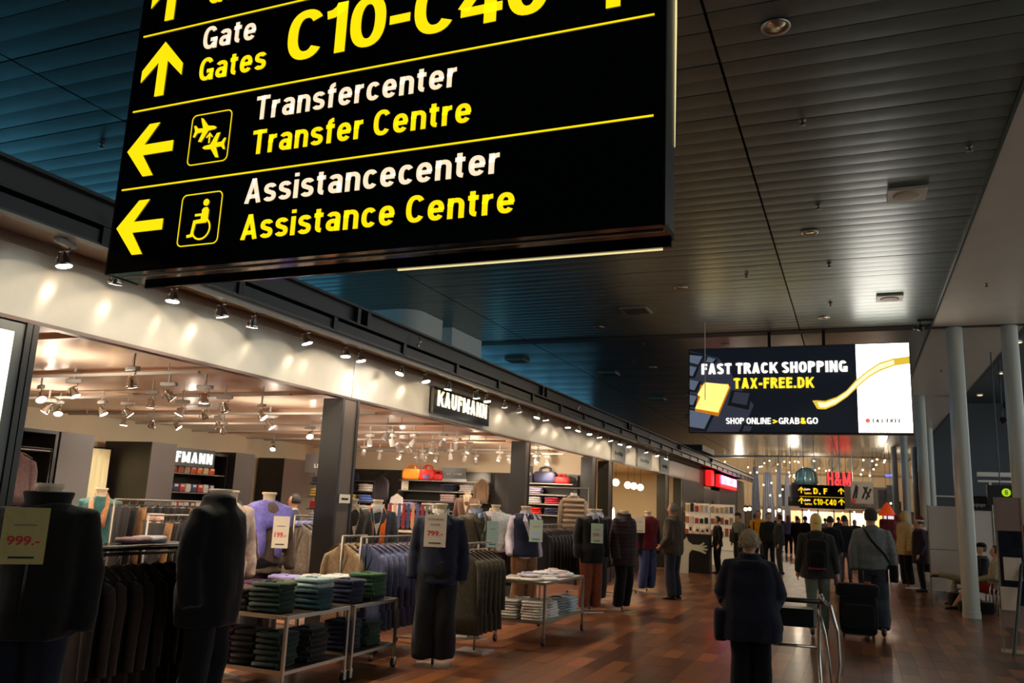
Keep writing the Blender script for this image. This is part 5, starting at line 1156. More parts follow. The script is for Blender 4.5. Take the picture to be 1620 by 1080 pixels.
dressform('mannequin', 'mannequin in a charcoal sport jacket with striped collar right of the dark post', (-5.95, 9.15, 0), .9, 1.05, top=(58, 52, 46), topk=dict(hem=.84, t=.026), legs=(40, 40, 46), shirt=(200, 180, 160), p=arms_dn)
dressform('mannequin', 'mannequin wrapped in a white and cream knit beside the shirt tower', (-5.4, 12.5, 0), .8, 1.05, top=(206, 204, 206), topk=dict(hem=.90, t=.05, loose=.02), legs=(60, 30, 34), jname='knit_top', p=arms_dn, extra=scarf_extra((214, 208, 170)))
t = thing('display_plinth', 'low black plinth under the patterned-vest mannequin', 'plinth', (-8.0, 16.9, 0)); g = G(); g.box(-.3, .3, -.3, .3, 0, .22); g.ob('plinth_body', black_lam, t); g = G(); g.box(-.31, .31, -.31, .31, .22, .249); g.ob('plinth_top', grey_lam, t)
dressform('mannequin', 'mannequin in a patterned vest and scarf high before the end wall', (-8.0, 16.9, .25), .3, 1.05, top=(96, 72, 58), topk=dict(hem=.84, t=.03), legs=(40, 36, 36), shirt=(224, 210, 180), p=arms_dn)
# shirt tower in white packs
t = thing('shirt_tower', 'upright white shelf tower of shiny packed shirts behind the lilac shirt', 'shelving', (-5.42, 11.2, 0))
for z in (.3, .65, 1.0, 1.32): g = G(); g.box(-.22, .22, -.22, .22, z-.015, z); g.ob('shelf', satin, t)
for a in (-.21, .21): g = G(); g.box(a-.012, a+.012, .195, .22, 0, 1.34); g.ob('upright', satin, t)
for i, z in enumerate((.3, .65, 1.0)): stack(-5.42, 11.2, z, [WS, BS, WS, PT, WS, WS, CS], pw, 'on the shirt tower, %s shelf up' % ORD[i], kind='packed', dims=(.34, .34, .040))
for i in range(3): stack(-6.85+.5*i, 12.0, 0.0, [], pw, '')
person('shop assistant with short dark hair in a dark suit behind the sweater rail', (-8.6, 11.5, 0), -1.2, 1.70, top=(34, 34, 40), topk=dict(hem=.82, t=.024), legs=(28, 28, 34), hair=('short', (26, 20, 18)), under=(200, 200, 210), vox=.018)
# lightbox poster at the far left of the front
t = thing('lightbox_poster', 'glowing white poster lightbox in a grey frame at the far left edge', 'poster', (-5.5, 2.9, 0))
g = G(); g.box(-.06, .0, -1.1, 1.13, .5, 2.81); g.ob('frame', mat('lightbox_frame', (84, 86, 84), rough=.4, metal=.4), t); g = G(); g.box(.0, .006, -1.0, 1.05, .6, 2.74); g.ob('lit_face', emis('poster_white', (255, 246, 226), 1.6), t)
g = G(); g.add([(.008, y, z) for y, z in ((.82, 2.60), (.95, 2.605), (.96, 2.52), (.91, 2.2), (.89, 1.7), (.75, 1.2), (.1, 1.2), (.1, 2.5))], [tuple(range(8))]); g.ob('blue_print', emis('poster_blue', (52, 20, 150), .8), t)
t = thing('sticker', 'small white notice stuck on the dark bronze post', 'notice', (-5.48, 8.26, 1.62)); g = G(); g.box(0, .003, -.11, .11, 0, .10); g.ob('paper', card_m, t); g = G(); g.box(.003, .004, -.07, .07, .035, .06); g.ob('print_line', ink, t)

# ================================================================== SECOND SHOP (gifts, warm light)
light('AREA', (-7.4, 23, 2.9), 260, (1, .80, .48), (0, 0, -1), sx=2.4, sy=7)
sh2 = thing('glass_shelving', 'tall warm-lit shelving filled with gifts in the second shop', 'shelving', (-8.8, 23.5, 0))
for z in (.5, .9, 1.3, 1.7, 2.1): g = G(); g.box(-.18, .25, -4.2, 4.2, z-.012, z); g.ob('shelf', mat('shelf_pale_wood', (222, 196, 140), rough=.4), sh2)
for y in (-4.2, -2.1, 0, 2.1, 4.2): g = G(); g.box(-.18, .25, y-.02, y+.02, 0, 2.3); g.ob('divider', MATS['shelf_pale_wood'], sh2)
gc = [(230, 214, 180), (190, 90, 60), (120, 130, 70), (210, 170, 70), (200, 200, 210), (90, 80, 120), (160, 60, 60)]
gi = {}
for k, z in enumerate((.5, .9, 1.3, 1.7, 2.1)):
    for i in range(20):
        c = RND.choice(gc); s_ = RND.uniform(.7, 1.2); lb = 'small gift item, %s from left on the %s shelf of the second shop' % (ORD[i], ORD[k])
        if c not in gi:
            t = thing('gift_item', lb, 'ornament', (0, 0, 0), 0, 'gift items in the second shop'); g = G(); g.lathe([(.05, 0), (.07, .03), (.075, .10), (.04, .15), (.028, .19), (.04, .20)], 12); g.ob('vase_body', mat('gift_%d_%d_%d' % c, c, rough=.3), t, True); gi[c] = t
        else: t = dup(gi[c], (0, 0, 0), 0, lb)
        t.location = (-8.72, 19.5+i*.41, z+.001); t.scale = (s_,)*3
for i, (x, y, z) in enumerate(((-6.0, 22.0, 2.40), (-5.95, 23.1, 2.37), (-5.95, 23.8, 2.37), (-5.95, 24.6, 2.36))):
    t = thing('globe_lamp', 'glowing white globe lamp in the second shop, %s from left' % ORD[i], 'lamp', (x, y, z), 0, 'globe lamps'); g = G(); g.ell((0, 0, 0), (.10, .10, .10), 16, 10); g.ob('globe', lamp_soft, t, True); g = G(); g.tube([(0, 0, .09), (0, 0, 2.949-z)], .006, 6); g.ob('cord', black_m, t, True)
t = thing('gift_table', 'low counter with pale boxes and bright gifts in the second shop window', 'table', (-6.1, 22.4, 0)); g = G(); g.box(-.25, .3, -2.6, 2.6, 0, .95); g.ob('counter_body', mat('counter_dark', (60, 46, 38), rough=.5), t); g = G(); g.box(-.28, .33, -2.65, 2.65, .95, .98); g.ob('counter_top', MATS['ledge_pale'], t)
bc = [(84, 80, 150), (200, 206, 190), (150, 170, 90), (220, 190, 120), (170, 40, 40), (190, 150, 60), (206, 200, 190), (226, 150, 130)]
b0 = {}
for i in range(16):
    c = bc[i % 8]; h_ = (.28, .42, .22, .34)[i % 4]; lb = 'coloured gift box on the second shop counter, %s from left' % ORD[i]
    t = thing('gift_box', lb, 'box', (-6.05+(.12 if i % 2 else -.06), 19.95+i*.31, .981), 0, 'gift boxes on the counter'); g = G(); g.box(-.09, .09, -.11, .11, 0, h_); g.ob('box_body', mat('box_%d' % (i % 8), c, rough=.4), t); g = G(); g.box(-.095, .095, -.115, .115, h_, h_+.03); g.ob('lid', mat('box_lid_%d' % (i % 3), ((230, 220, 200), (120, 60, 50), (200, 190, 210))[i % 3], rough=.4), t)
t = thing('sparkling_tree', 'pale glowing ornament tree in the second shop window', 'ornament', (-6.6, 21.0, .98)); g = G(); g.lathe([(.02, 0), (.02, .2), (.26, .22), (.10, .5), (.20, .5), (.05, .85), (.01, .95)], 10); g.ob('tree_body', emis('ornament_glow', (255, 236, 190), 1.6), t)
t = thing('lit_vase', 'bright lit glass ornament right of the ornament tree', 'ornament', (-6.3, 22.9, .98)); g = G(); g.lathe([(.12, 0), (.16, .1), (.05, .4), (.03, .7), (.01, .75)], 10); g.ob('glass_body', emis('glass_glow', (255, 250, 230), 2.2), t, True)

# ================================================================== PEOPLE
def R_(a): return a
# elderly woman with luggage trolley
wp = pose(lean=.07, el={-1: (-.27, -.04, 1.14), 1: (.27, -.04, 1.14)}, wr={-1: (-.22, -.22, .99), 1: (.22, -.24, 1.0)}, head=(0, -.02))
def coat_extra(t, p, c):
    g = G(); g.loft([sring(0, sy_(p, 1.4)+.09, z, a, b, 16) for z, a, b in ((1.33, .13, .05), (1.40, .16, .075), (1.47, .12, .06))]); remesh(g, .015, cloth((20, 22, 34)), 'hood', t, fold=.01)
    g = G(); g.rbox(.29, .02, .83, .14, .26, .30, .7, 16); g.ob('shoulder_bag', cloth((20, 21, 30)), t, True)
    g = G(); g.tube([(.30, 0, 1.03), (.24, -.1, 1.3), (.10, .0, 1.48)], .014, 6); g.ob('bag_strap', cloth((16, 16, 20)), t, True)
person('elderly woman with curly grey-blond hair and wide navy coat, seen from behind', (-.90, 7.86, 0), PI+.12, 1.53, wp, top=(20, 23, 36), topk=dict(hem=.70, t=.045, loose=.04, flare=.09, collar=.05), legs=(12, 12, 14), legk=dict(t=.028, wide=.02), hair=('curly', (150, 132, 104)), extras=coat_extra)
t = thing('luggage_trolley', 'chrome airport luggage trolley pushed by the elderly woman', 'trolley', (-.62, 8.35, 0), .12)
def tb(nm, pts, r, m_=chrome): g = G(); g.tube(pts, r, 10); return g.ob(nm, m_, t, True)
for x in (-.26, .28):
    tb('side_frame', [(x, -.32, .96), (x, -.22, 1.0), (x, -.05, .98), (x, .12, .86), (x, .22, .62), (x, .22, .36), (x, .14, .16), (x, .0, .10)], .018)
    tb('lower_tube', [(x, .0, .10), (x, -.45, .12)], .016)
tb('bowed_guard', [(.26, -.40, .98), (.33, -.42, .94), (.385, -.40, .72), (.395, -.38, .45), (.365, -.36, .25), (.31, -.34, .11)], .018); tb('bowed_guard', [(.24, -.34, .90), (.29, -.34, .70), (.32, -.34, .45), (.33, -.34, .22)], .011)
tb('handle_bar', [(-.28, -.33, .96), (.30, -.33, .96)], .022, black_m); tb('cross_tube', [(-.26, -.02, .105), (.28, -.02, .105)], .016); tb('cross_tube', [(-.26, .22, .5), (.28, .22, .5)], .014)
g = G(); g.box(-.25, .27, -.44, .10, .13, .15); g.ob('deck', satin, t); g = G(); g.box(-.20, .22, -.05, .18, .70, .86); g.ob('basket', black_m, t)
for x in (-.28, .30):
    for y in (-.42, .06): castor(t, x, y, .055)
# blonde woman
bp = pose(kn={-1: (-.09, -.10, .50), 1: (.09, .02, .50)}, an={-1: (-.09, -.16, .085), 1: (.09, .22, .14)}, wr={-1: (-.27, .02, .90), 1: (.27, -.04, .90)}, foot={-1: Vector((0, -1, 0)), 1: Vector((0, -1, -.5))}, tilt={1: -.5})
def backpack(t, p, c, col=(18, 18, 20), red=True):
    g = G(); g.rbox(0, .21, 1.16, .30, .18, .44, .45, 18); g.ob('backpack', cloth(col), t, True)
    g = G(); g.rbox(0, .305, 1.10, .22, .06, .24, .4, 14); g.ob('front_pocket', cloth((12, 12, 14)), t, True)
    if red: g = G(); g.box(-.12, .12, .292, .308, .955, .985); g.ob('red_strap', mat('strap_red', (150, 44, 34), rough=.6), t)
    for s in (-1, 1): g = G(); g.tube([(s*.10, .14, 1.36), (s*.115, .06, 1.475), (s*.125, -.06, 1.46), (s*.13, -.165, 1.32), (s*.14, -.13, 1.12), (s*.15, .05, 1.0), (s*.12, .17, .98)], .018, 8, flat=.5); g.ob('shoulder_strap', cloth(col), t, True)
person('woman with long blonde hair and a black backpack walking away in the centre', (-.57, 13.45, 0), PI+.05, 1.74, bp, top=(44, 44, 40), topk=dict(hem=.82, t=.032, loose=.02, flare=.03, hood=True), legs=(104, 112, 100), hair=('long', (226, 190, 110)), extras=backpack)
# grey hoodie man with suitcase
gp = pose(kn={-1: (-.10, .02, .50), 1: (.10, -.10, .52)}, an={-1: (-.11, .20, .13), 1: (.11, -.12, .085)}, el={1: (.245, .05, 1.13), -1: (-.255, .04, 1.14)}, wr={1: (.235, .05, .90), -1: (-.27, -.06, .92)}, foot={-1: Vector((0, -1, -.4)), 1: Vector((0, -1, 0))}, tilt={-1: -.45})
def cross(t, p, c):
    g = G(); g.tube([(-.24, .06, .98), (-.16, .19, 1.12), (.0, .17, 1.30), (.10, .10, 1.455), (.12, -.02, 1.48), (.04, -.15, 1.36), (-.14, -.18, 1.12), (-.24, -.05, .98)], .016, 8, flat=.5); g.ob('cross_strap', cloth((16, 16, 18)), t, True)
    g = G(); g.rbox(-.27, .0, .86, .12, .26, .24, .4, 14); g.ob('hip_bag', cloth((16, 16, 18)), t, True)
person('man in grey hooded sweatshirt and dark knit cap pulling a suitcase', (.20, 14.05, 0), PI-.03, 1.86, gp, top=(112, 116, 114), topk=dict(hem=.90, t=.030, loose=.03, hood=True), legs=(52, 58, 66), legk=dict(t=.026, wide=.018), hair=('hoodcap', (62, 64, 54)), extras=cross)
t = thing('suitcase', 'black wheeled suitcase with a soft bag strapped on top, pulled by the grey hooded man', 'suitcase', (-.03, 13.55, .035), .04)
g = G(); g.rbox(0, 0, .30, .52, .26, .56, .25, 20); g.ob('shell', cloth((14, 14, 16)), t, True); g = G(); g.rbox(0, -.03, .64, .60, .26, .19, .45, 18); g.ob('top_bag', cloth((18, 18, 20)), t, True); g = G(); g.rbox(0, -.145, .28, .44, .05, .34, .3, 16); g.ob('front_pocket', cloth((18, 18, 20)), t, True)
g = G(); g.tube([(-.09, .10, .58), (-.09, .12, .90), (-.08, .12, .925), (.08, .12, .925), (.09, .12, .90), (.09, .10, .58)], .011, 8); g.ob('pull_handle', black_m, t, True)
for x in (-.2, .2): g = G(); g.lathe([(.035, -.014), (.035, .014)], 14, Matrix.Translation((x, .10, .0)) @ Matrix.Rotation(PI/2, 4, 'Y')); g.ob('wheel', rubber, t, True)
g = G(); g.box(-.16, .10, -.135, -.128, .015, .03); g.ob('reflective_strip', satin, t)
g = G(); g.rbox(.14, .02, .745, .09, .05, .04, .4, 10); g.ob('red_tag', mat('tag_red', (170, 60, 50), rough=.5), t, True)
# man at the shop
mp = pose(el={-1: (-.26, .06, 1.14), 1: (.25, .05, 1.12)}, wr={-1: (-.22, -.12, .98), 1: (.21, -.14, .97)})
person('tall grey-haired man in an olive-brown jacket looking into the shop', (-3.40, 16.85, 0), -PI/2-.25, 1.85, mp, top=(66, 56, 46), topk=dict(hem=.80, t=.036, loose=.028, collar=.03), legs=(34, 36, 46), legk=dict(t=.026, wide=.02), hair=('short', (112, 104, 94)), skin=skin_tan)
person('young woman in a black blazer and trousers standing beside the black desk', (-3.74, 24.9, 0), -PI/2+.5, 1.60, pose(), top=(20, 18, 20), topk=dict(hem=.84, t=.022), legs=(16, 16, 18), hair=('short', (30, 24, 22)), under=(186, 170, 168), vox=.018)
def slingbag(t, p, c): g = G(); g.rbox(.06, -.20, 1.02, .34, .14, .30, .5, 16); g.ob('sling_bag', cloth((22, 22, 24)), t, True); g = G(); g.tube([(-.12, .02, 1.48), (-.08, -.16, 1.3), (.06, -.2, 1.14)], .018, 8); g.ob('bag_strap', cloth((22, 22, 24)), t, True)
person('man in a flat cap and grey-green jacket with a dark sling bag', (-3.32, 26.2, 0), -PI/2+.7, 1.74, pose(), top=(98, 104, 92), topk=dict(hem=.84, t=.03, loose=.02), legs=(40, 44, 42), hair=('cap', (44, 50, 46)), extras=slingbag, vox=.018)
def bstraps(t, p, c):
    for s in (-1, 1): g = G(); g.tube([(s*.10, .12, 1.40), (s*.11, 0, 1.49), (s*.12, -.13, 1.38), (s*.13, -.15, 1.12)], .020, 8, flat=.5); g.ob('shoulder_strap', cloth((24, 22, 22)), t, True)
    g = G(); g.rbox(0, .20, 1.2, .30, .16, .40, .4, 14); g.ob('backpack', cloth((24, 22, 22)), t, True)
person('man in a bright yellow T-shirt with backpack straps walking towards the camera', (-3.02, 29.0, 0), -.1, 1.84, pose(), top=(222, 160, 30), topk=dict(hem=.86, t=.02, loose=.02, short=True), legs=(60, 56, 50), hair=('short', (120, 84, 56)), extras=bstraps, vox=.018)
person('man with dark hair in a dark open jacket behind the olive-scarfed person', (-2.62, 28.2, 0), .1, 1.78, pose(), top=(30, 32, 32), topk=dict(hem=.82, t=.03, loose=.02), legs=(26, 26, 30), hair=('short', (26, 22, 20)), vox=.02)
def oscarf(t, p, c): g = G(); g.tube([(.08, .04, 1.50), (-.06, .06, 1.52), (-.09, -.08, 1.44), (-.10, -.16, 1.2), (-.12, -.16, .95)], .026, 8, flat=.6); g.ob('scarf', cloth((112, 104, 80)), t, True)
person('person in a dark grey coat with an olive scarf pulling a trolley bag', (-2.18, 26.7, 0), -PI/2+.2, 1.74, pose(), top=(52, 54, 54), topk=dict(hem=.84, t=.03), legs=(72, 72, 68), hair=('short', (44, 38, 34)), extras=oscarf, vox=.02)
t = thing('trolley_bag', 'dark trolley bag behind the person in the grey coat', 'suitcase', (-2.75, 26.4, .04), .6); g = G(); g.rbox(0, 0, .26, .34, .22, .50, .3, 14); g.ob('shell', cloth((28, 26, 30)), t, True); g = G(); g.tube([(-.07, .05, .5), (-.07, .05, .95), (.07, .05, .95), (.07, .05, .5)], .01, 6); g.ob('pull_handle', satin, t, True)
person('woman with reddish hair, denim jacket and black trousers walking in the distance', (-2.87, 40.0, 0), PI, 1.74, pose(), top=(92, 104, 128), topk=dict(hem=.92, t=.022), legs=(18, 18, 20), shoes=(200, 200, 200), hair=('long', (130, 80, 70)), vox=.024)
far_p = [('man in a black coat among the far crowd, left of the blonde woman', -2.36, 38.2, 1.72, (16, 16, 18), (20, 20, 22), 'short', (20, 18, 18)),
 ('person in a black jacket just left of the blonde woman in the far crowd', -1.98, 37.0, 1.74, (24, 20, 20), (22, 22, 26), 'short', (30, 22, 20)),
 ('broad man in a navy jacket between the blonde woman and the grey hooded man', -.62, 22.6, 1.74, (16, 18, 26), (60, 62, 76), 'short', (22, 20, 20)),
 ('person in a dark jacket and pale blue jeans just left of the grey hooded man', -.32, 25.0, 1.78, (28, 32, 42), (86, 92, 110), 'short', (26, 22, 20)),
 ('distant shopper in a pinkish coat near the bright shop fronts', -2.05, 46.0, 1.70, (150, 110, 100), (40, 36, 40), 'long', (70, 50, 40)),
 ('distant shopper in a white top before the bright shop fronts', -1.55, 47.5, 1.70, (190, 184, 176), (50, 50, 60), 'short', (60, 44, 36)),
 ('distant man in a brown jacket before the bright shop fronts', -.85, 45.0, 1.78, (84, 60, 46), (36, 36, 40), 'short', (50, 40, 30)),
 ('distant man in a black jacket left in the far crowd', -3.5, 43.0, 1.80, (22, 22, 24), (26, 26, 30), 'short', (40, 32, 28)),
 ('distant woman in a dark green coat right in the far crowd', -.1, 41.0, 1.68, (34, 46, 40), (24, 24, 28), 'long', (60, 44, 34)),
 ('distant shopper in a grey sweater left in the far crowd', -4.1, 38.0, 1.74, (110, 110, 112), (40, 44, 60), 'short', (90, 70, 50))]
for lb, x, y, h, tc_, lc, hs_, hc in far_p:
    person(lb, (x, y, 0), RND.choice((PI, 0, PI-.4)), h, pose(), top=tc_, topk=dict(hem=.80, t=.034, loose=.02), legs=lc, hair=(hs_, hc), vox=.024)
# seated pair
def seated(s_z=.47): 
    return pose(hz=s_z, lean=-.06, el={-1: (-.24, -.02, 1.14), 1: (.24, -.02, 1.14)}, wr={-1: (-.12, -.28, 1.06), 1: (.12, -.30, 1.08)}, kn={-1: (-.10, -.46, .50), 1: (.10, -.46, .50)}, an={-1: (-.10, -.50, .085), 1: (.10, -.52, .085)})
sa = seated(); sa['kn'][1] = (.06, -.46, .56); sa['an'][1] = (-.06, -.78, .62); sa['foot'] = {-1: Vector((0, -1, 0)), 1: Vector((0, -.9, .5))}
person('seated man in a dark top and cap with khaki trousers, one leg crossed', (2.37, 20.5, 0), -PI/2+.15, 1.78, sa, top=(28, 30, 38), topk=dict(hem=.86, t=.026), legs=(150, 140, 110), hair=('cap', (18, 18, 20)))
sbp = seated(); sbp['kn'] = {-1: (-.12, -.45, .50), 1: (.12, -.47, .50)}; sbp['an'] = {-1: (-.14, -.62, .085), 1: (.10, -.74, .085)}
person('seated person in a cream shirt and red shorts with bare legs', (2.50, 19.45, 0), -PI/2-.05, 1.74, sbp, top=(166, 156, 126), topk=dict(hem=.86, t=.024), legs=(150, 36, 26), legk=dict(t=.03, length=.5), hair=('short', (70, 52, 36)))
for i, (x, y, lb) in enumerate(((2.46, 20.5, 'chrome waiting seat with dark pad under the seated man in the cap'), (2.59, 19.45, 'chrome waiting seat with dark pad under the person in red shorts'), (2.62, 18.6, 'empty chrome waiting seat nearest the camera'))):
    t = thing('waiting_seat', lb, 'seat', (x, y, 0), -PI/2, 'chrome waiting seats'); g = G(); g.rbox(0, 0, .42, .50, .46, .05, .3, 14); g.ob('seat', cloth((30, 28, 28)), t, True); g = G(); g.rbox(0, .27, .70, .48, .05, .40, .3, 14); g.ob('backrest', cloth((30, 28, 28)), t, True)
    for s in (-1, 1): g = G(); g.tube([(s*.26, -.24, .02), (s*.26, -.22, .42), (s*.26, -.18, .62), (s*.26, .18, .62), (s*.26, .26, .40), (s*.26, .20, .02)], .014, 8); g.ob('arm_frame', chrome, t, True)
for i, (x, y, c, lb, s_) in enumerate(((1.95, 19.9, (14, 14, 16), 'large black bag on the floor at the feet of the seated pair', (.50, .36, .30)), (2.10, 18.9, (20, 18, 18), 'low black holdall on the floor nearest the camera by the seats', (.66, .30, .22)))):
    t = thing('travel_bag', lb, 'bag', (x, y, 0), .3); g = G(); g.rbox(0, 0, s_[2]/2+.002, *s_, .45, 18); g.ob('bag_body', cloth(c), t, True); g = G(); g.tube([(-.12, 0, s_[2]*.95), (-.06, 0, s_[2]*1.25), (.06, 0, s_[2]*1.25), (.12, 0, s_[2]*.95)], .012, 8); g.ob('strap', cloth(c), t, True)

# ================================================================== RIGHT SIDE
pw_m = mat('partition_white', (206, 200, 190), rough=.55)
t = thing('partition_panel', 'white two-part partition panel beside the dark coats, left of the nearest column', 'partition', (1.86, 22.0, 0)); g = G(); g.box(-.31, .31, -.03, .03, .16, 1.08); g.ob('lower_panel', pw_m, t); g = G(); g.box(-.31, .31, -.03, .03, 1.095, 2.08); g.ob('upper_panel', pw_m, t); g = G(); g.box(-.33, -.31, -.04, .04, 0, 2.1); g.box(.31, .33, -.04, .04, 0, 2.1); g.ob('frame', mat('frame_beige', (150, 132, 100), rough=.5), t)
t = thing('display_board', 'pale display board with a black header behind the seated pair', 'board', (2.52, 21.4, 0)); g = G(); g.box(-.24, .26, -.02, .02, .6, 2.0); g.ob('board', pw_m, t); g = G(); g.box(-.25, .27, -.04, -.0, 2.0, 2.32); g.ob('header', black_m, t); text('Bagage', -.15, 2.10, .3, .07, gear_m, t, y=-.043); g = G(); g.box(-.26, -.24, -.03, .03, 0, 2.3); g.box(.26, .28, -.03, .03, 0, 2.3); g.ob('frame', mat('frame_brown', (92, 68, 50), rough=.5), t)
t = thing('information_screen', 'black hanging sign with a lime green disc between the columns', 'sign', (2.88, 20.6, 2.12)); g = G(); g.box(-.26, .26, 0, .08, 0, .42); g.ob('case', black_m, t); poly_flat('green_disc', [(.10+.085*math.cos(a), .27+.085*math.sin(a)) for a in [2*PI*i/20 for i in range(20)]], -.002, emis('lime_disc', (176, 220, 20), .8), t); text('8', .07, .22, .06, .10, ink, t, y=-.006); g = G(); g.tube([(0, .04, .42), (0, .04, CZ-2.14)], .012, 8); g.ob('hanger_rod', black_m, t)
t = thing('poster_stand', 'tall narrow poster stand with a pale top, dark photographs and two leaflets', 'stand', (1.97, 13.6, 0), -.12); g = G(); g.box(-.15, .15, -.012, .012, .32, 2.08); g.ob('board', mat('poster_pale', (150, 128, 120), rough=.5), t)
g = G(); g.box(-.14, .14, -.016, -.012, .62, 1.62); g.ob('photo_print', mat('photo_dark', (28, 32, 44), rough=.3, nz=.6, nscale=9), t); g = G(); g.box(-.10, .12, -.022, -.016, .95, 1.26); g.ob('leaflet', card_m, t); g = G(); g.box(-.16, .06, -.032, -.026, .55, .86); g.ob('leaflet', card_m, t)
g = G(); g.box(-.17, -.15, -.02, .02, 0, 2.08); g.box(.15, .17, -.02, .02, 0, 2.08); g.box(-.2, .2, -.2, .2, 0, .012); g.ob('frame', mat('frame_beige', (150, 132, 100)), t); g = G(); g.tube([(-.06, -.42, .012), (.20, .18, 1.70)], .022, 8); g.ob('support_leg', black_m, t)
t = thing('white_cabinet', 'low white counter unit between the partition and the seats', 'cabinet', (2.45, 22.6, 0)); g = G(); g.box(-.25, .35, -.2, .2, 0, .75); g.ob('body', pw_m, t); g = G(); g.box(-.12, .20, -.215, -.20, .30, .68); g.ob('picture_print', mat('picture_beige', (160, 140, 104), rough=.5, nz=.4, nscale=8), t)
# clothing stall on the right
dressform('mannequin', 'mannequin in a cream patterned coat with pale fur hood at the right-hand stall', (1.18, 24.8, 0), -1.1, 1.12, top=(206, 180, 130), topk=dict(hem=.74, t=.045, quilt=.006, qz=9, loose=.015), legs=(24, 22, 24), jname='coat', p=arms_dn, extra=lambda t: remesh((lambda g: (g.ell((0, .0, 1.62), (.11, .12, .14), 14, 10), g)[1])(G()), .02, cloth((190, 160, 110)), 'fur_hood', t, fold=.02))
def santa(t, p, c):
    g = G(); g.loft([sring(c.x, c.y+.02, c.z+z, a, b, 16) for z, a, b in ((.03, .088, .105), (.06, .09, .107), (.065, .08, .1))]); g.ob('hat_brim', cloth((224, 216, 210)), t, True)
    g = G(); g.loft([sring(c.x+q, c.y+.04, c.z+z, a, b, 16) for z, a, b, q in ((.06, .08, .098, 0), (.12, .06, .075, .01), (.16, .03, .04, .03))]); g.ob('hat', cloth((120, 26, 34)), t, True)
    g = G(); g.tube([(-.10, .05, 1.47), (0, -.12, 1.46), (.10, .05, 1.47), (0, .11, 1.50), (-.10, .05, 1.47)], .045, 8); g.ob('scarf', cloth((206, 160, 160)), t, True)
person('person in a long dark coat, red and white hat and pink scarf', (1.45, 23.6, 0), -PI/2, 1.80, pose(), top=(38, 24, 30), topk=dict(hem=.66, t=.05, loose=.02, flare=.02), legs=(20, 18, 20), hair=('short', (60, 44, 34)), extras=santa, vox=.018)
rail_rack('rail of dark coats behind the red-hatted person', 1.75, 23.8, 25.2, 1.55)
rail('dark plum coat, %s on the rail at the right-hand stall', 5, 1.75, 23.9, .28, 1.52, (34, 22, 28), .95, group='dark coats at the right stall', cat='coat')
t = thing('spinner_rack', 'tall spinner rack of red and pink packs right of the orange hat', 'rack', (1.28, 29.0, 0)); g = G(); g.tube([(0, 0, 0), (0, 0, 2.3)], .03, 10); g.ob('pole', chrome, t, True)
for k in range(6): g = G(); g.lathe([(.20, .4+k*.32), (.20, .42+k*.32)], 16); g.ob('tier', satin, t, True)
for k in range(5):
    for j in range(6):
        a = j*PI/3+.3; q = thing('souvenir_pack', 'red souvenir pack on the spinner rack, %s round on the %s tier' % (ORD[j], ORD[k]), 'pack', (1.28+.16*math.cos(a), 29+.16*math.sin(a), .421+k*.32), a, 'souvenir packs on the spinner rack') if k+j == 0 else dup(q0, (1.28+.16*math.cos(a), 29+.16*math.sin(a), .421+k*.32), a, 'red souvenir pack on the spinner rack, %s round on the %s tier' % (ORD[j], ORD[k]))
        if k+j == 0: q0 = q; g = G(); g.rbox(0, 0, .10, .06, .11, .20, .3, 10); g.ob('pack_body', mat('souvenir_red', (176, 44, 44), rough=.4, nz=.4, nscale=12), q, True)
t = thing('hat_stand', 'stand topped by a glowing orange-red pointed hat beside the spinner rack', 'stand', (.92, 30.0, 0)); g = G(); g.tube([(0, 0, 0), (0, 0, 2.0)], .02, 8); g.ob('pole', black_m, t); g = G(); g.lathe([(.26, 1.85), (.25, 1.90), (.12, 2.16), (.02, 2.28)], 18); g.ob('hat', mat('hat_orange', (255, 84, 30), rough=.6, emit=.25), t, True)
g = G(); g.rbox(0, 0, 1.5, .5, .3, .5, .5, 16); g.rbox(.2, .1, 1.0, .5, .4, .5, .5, 16); g.ob('soft_toys', mat('toys_dark_red', (110, 34, 34), rough=.8, nz=.5, nscale=9), t, True)
# reflections-free depth behind the columns: small downlights in the right hall
rd0 = None
for i, (x, y) in enumerate(((4.6, 19.5), (4.3, 24.0), (4.8, 29.0), (5.9, 24.5), (6.6, 31.5), (5.2, 35), (4.2, 38), (7.4, 38), (5.2, 41))):
    lb = 'small oval downlight in the dark hall beyond the columns, %s in distance' % ORD[i]
    if rd0 is None: rd0 = t = thing('hall_downlight', lb, 'light', (0, 0, 0), 0, 'downlights beyond the columns'); g = G(); g.lathe([(.13, 0), (.14, -.03), (.12, -.035)], 20, cap=False); g.ob('rim', satin, t, True); g = G(); g.lathe([(.12, -.02), (.01, -.03)], 18); g.ob('lamp', lamp_soft, t, True)
    else: t = dup(rd0, (0, 0, 0), 0, lb)
    t.location = (x, y, 7.29)
for i, (x, z) in enumerate(((3.9, 4.9), (4.3, 4.9), (3.8, 4.5))):
    t = thing('stage_spotlight', 'black spotlight hanging in the dark hall beyond the columns, %s from the left' % ORD[i], 'spotlight', (x, 26, z), 0, 'black hall spotlights'); g = G(); g.lathe([(.05, -.1), (.09, .1), (.08, .1)], 14, Matrix.Rotation(1.2, 4, 'X')); g.ob('barrel', black_m, t, True); g = G(); g.tube([(0, 0, 0), (0, 0, 7.29-z)], .015, 6); g.ob('drop_rod', black_m, t)

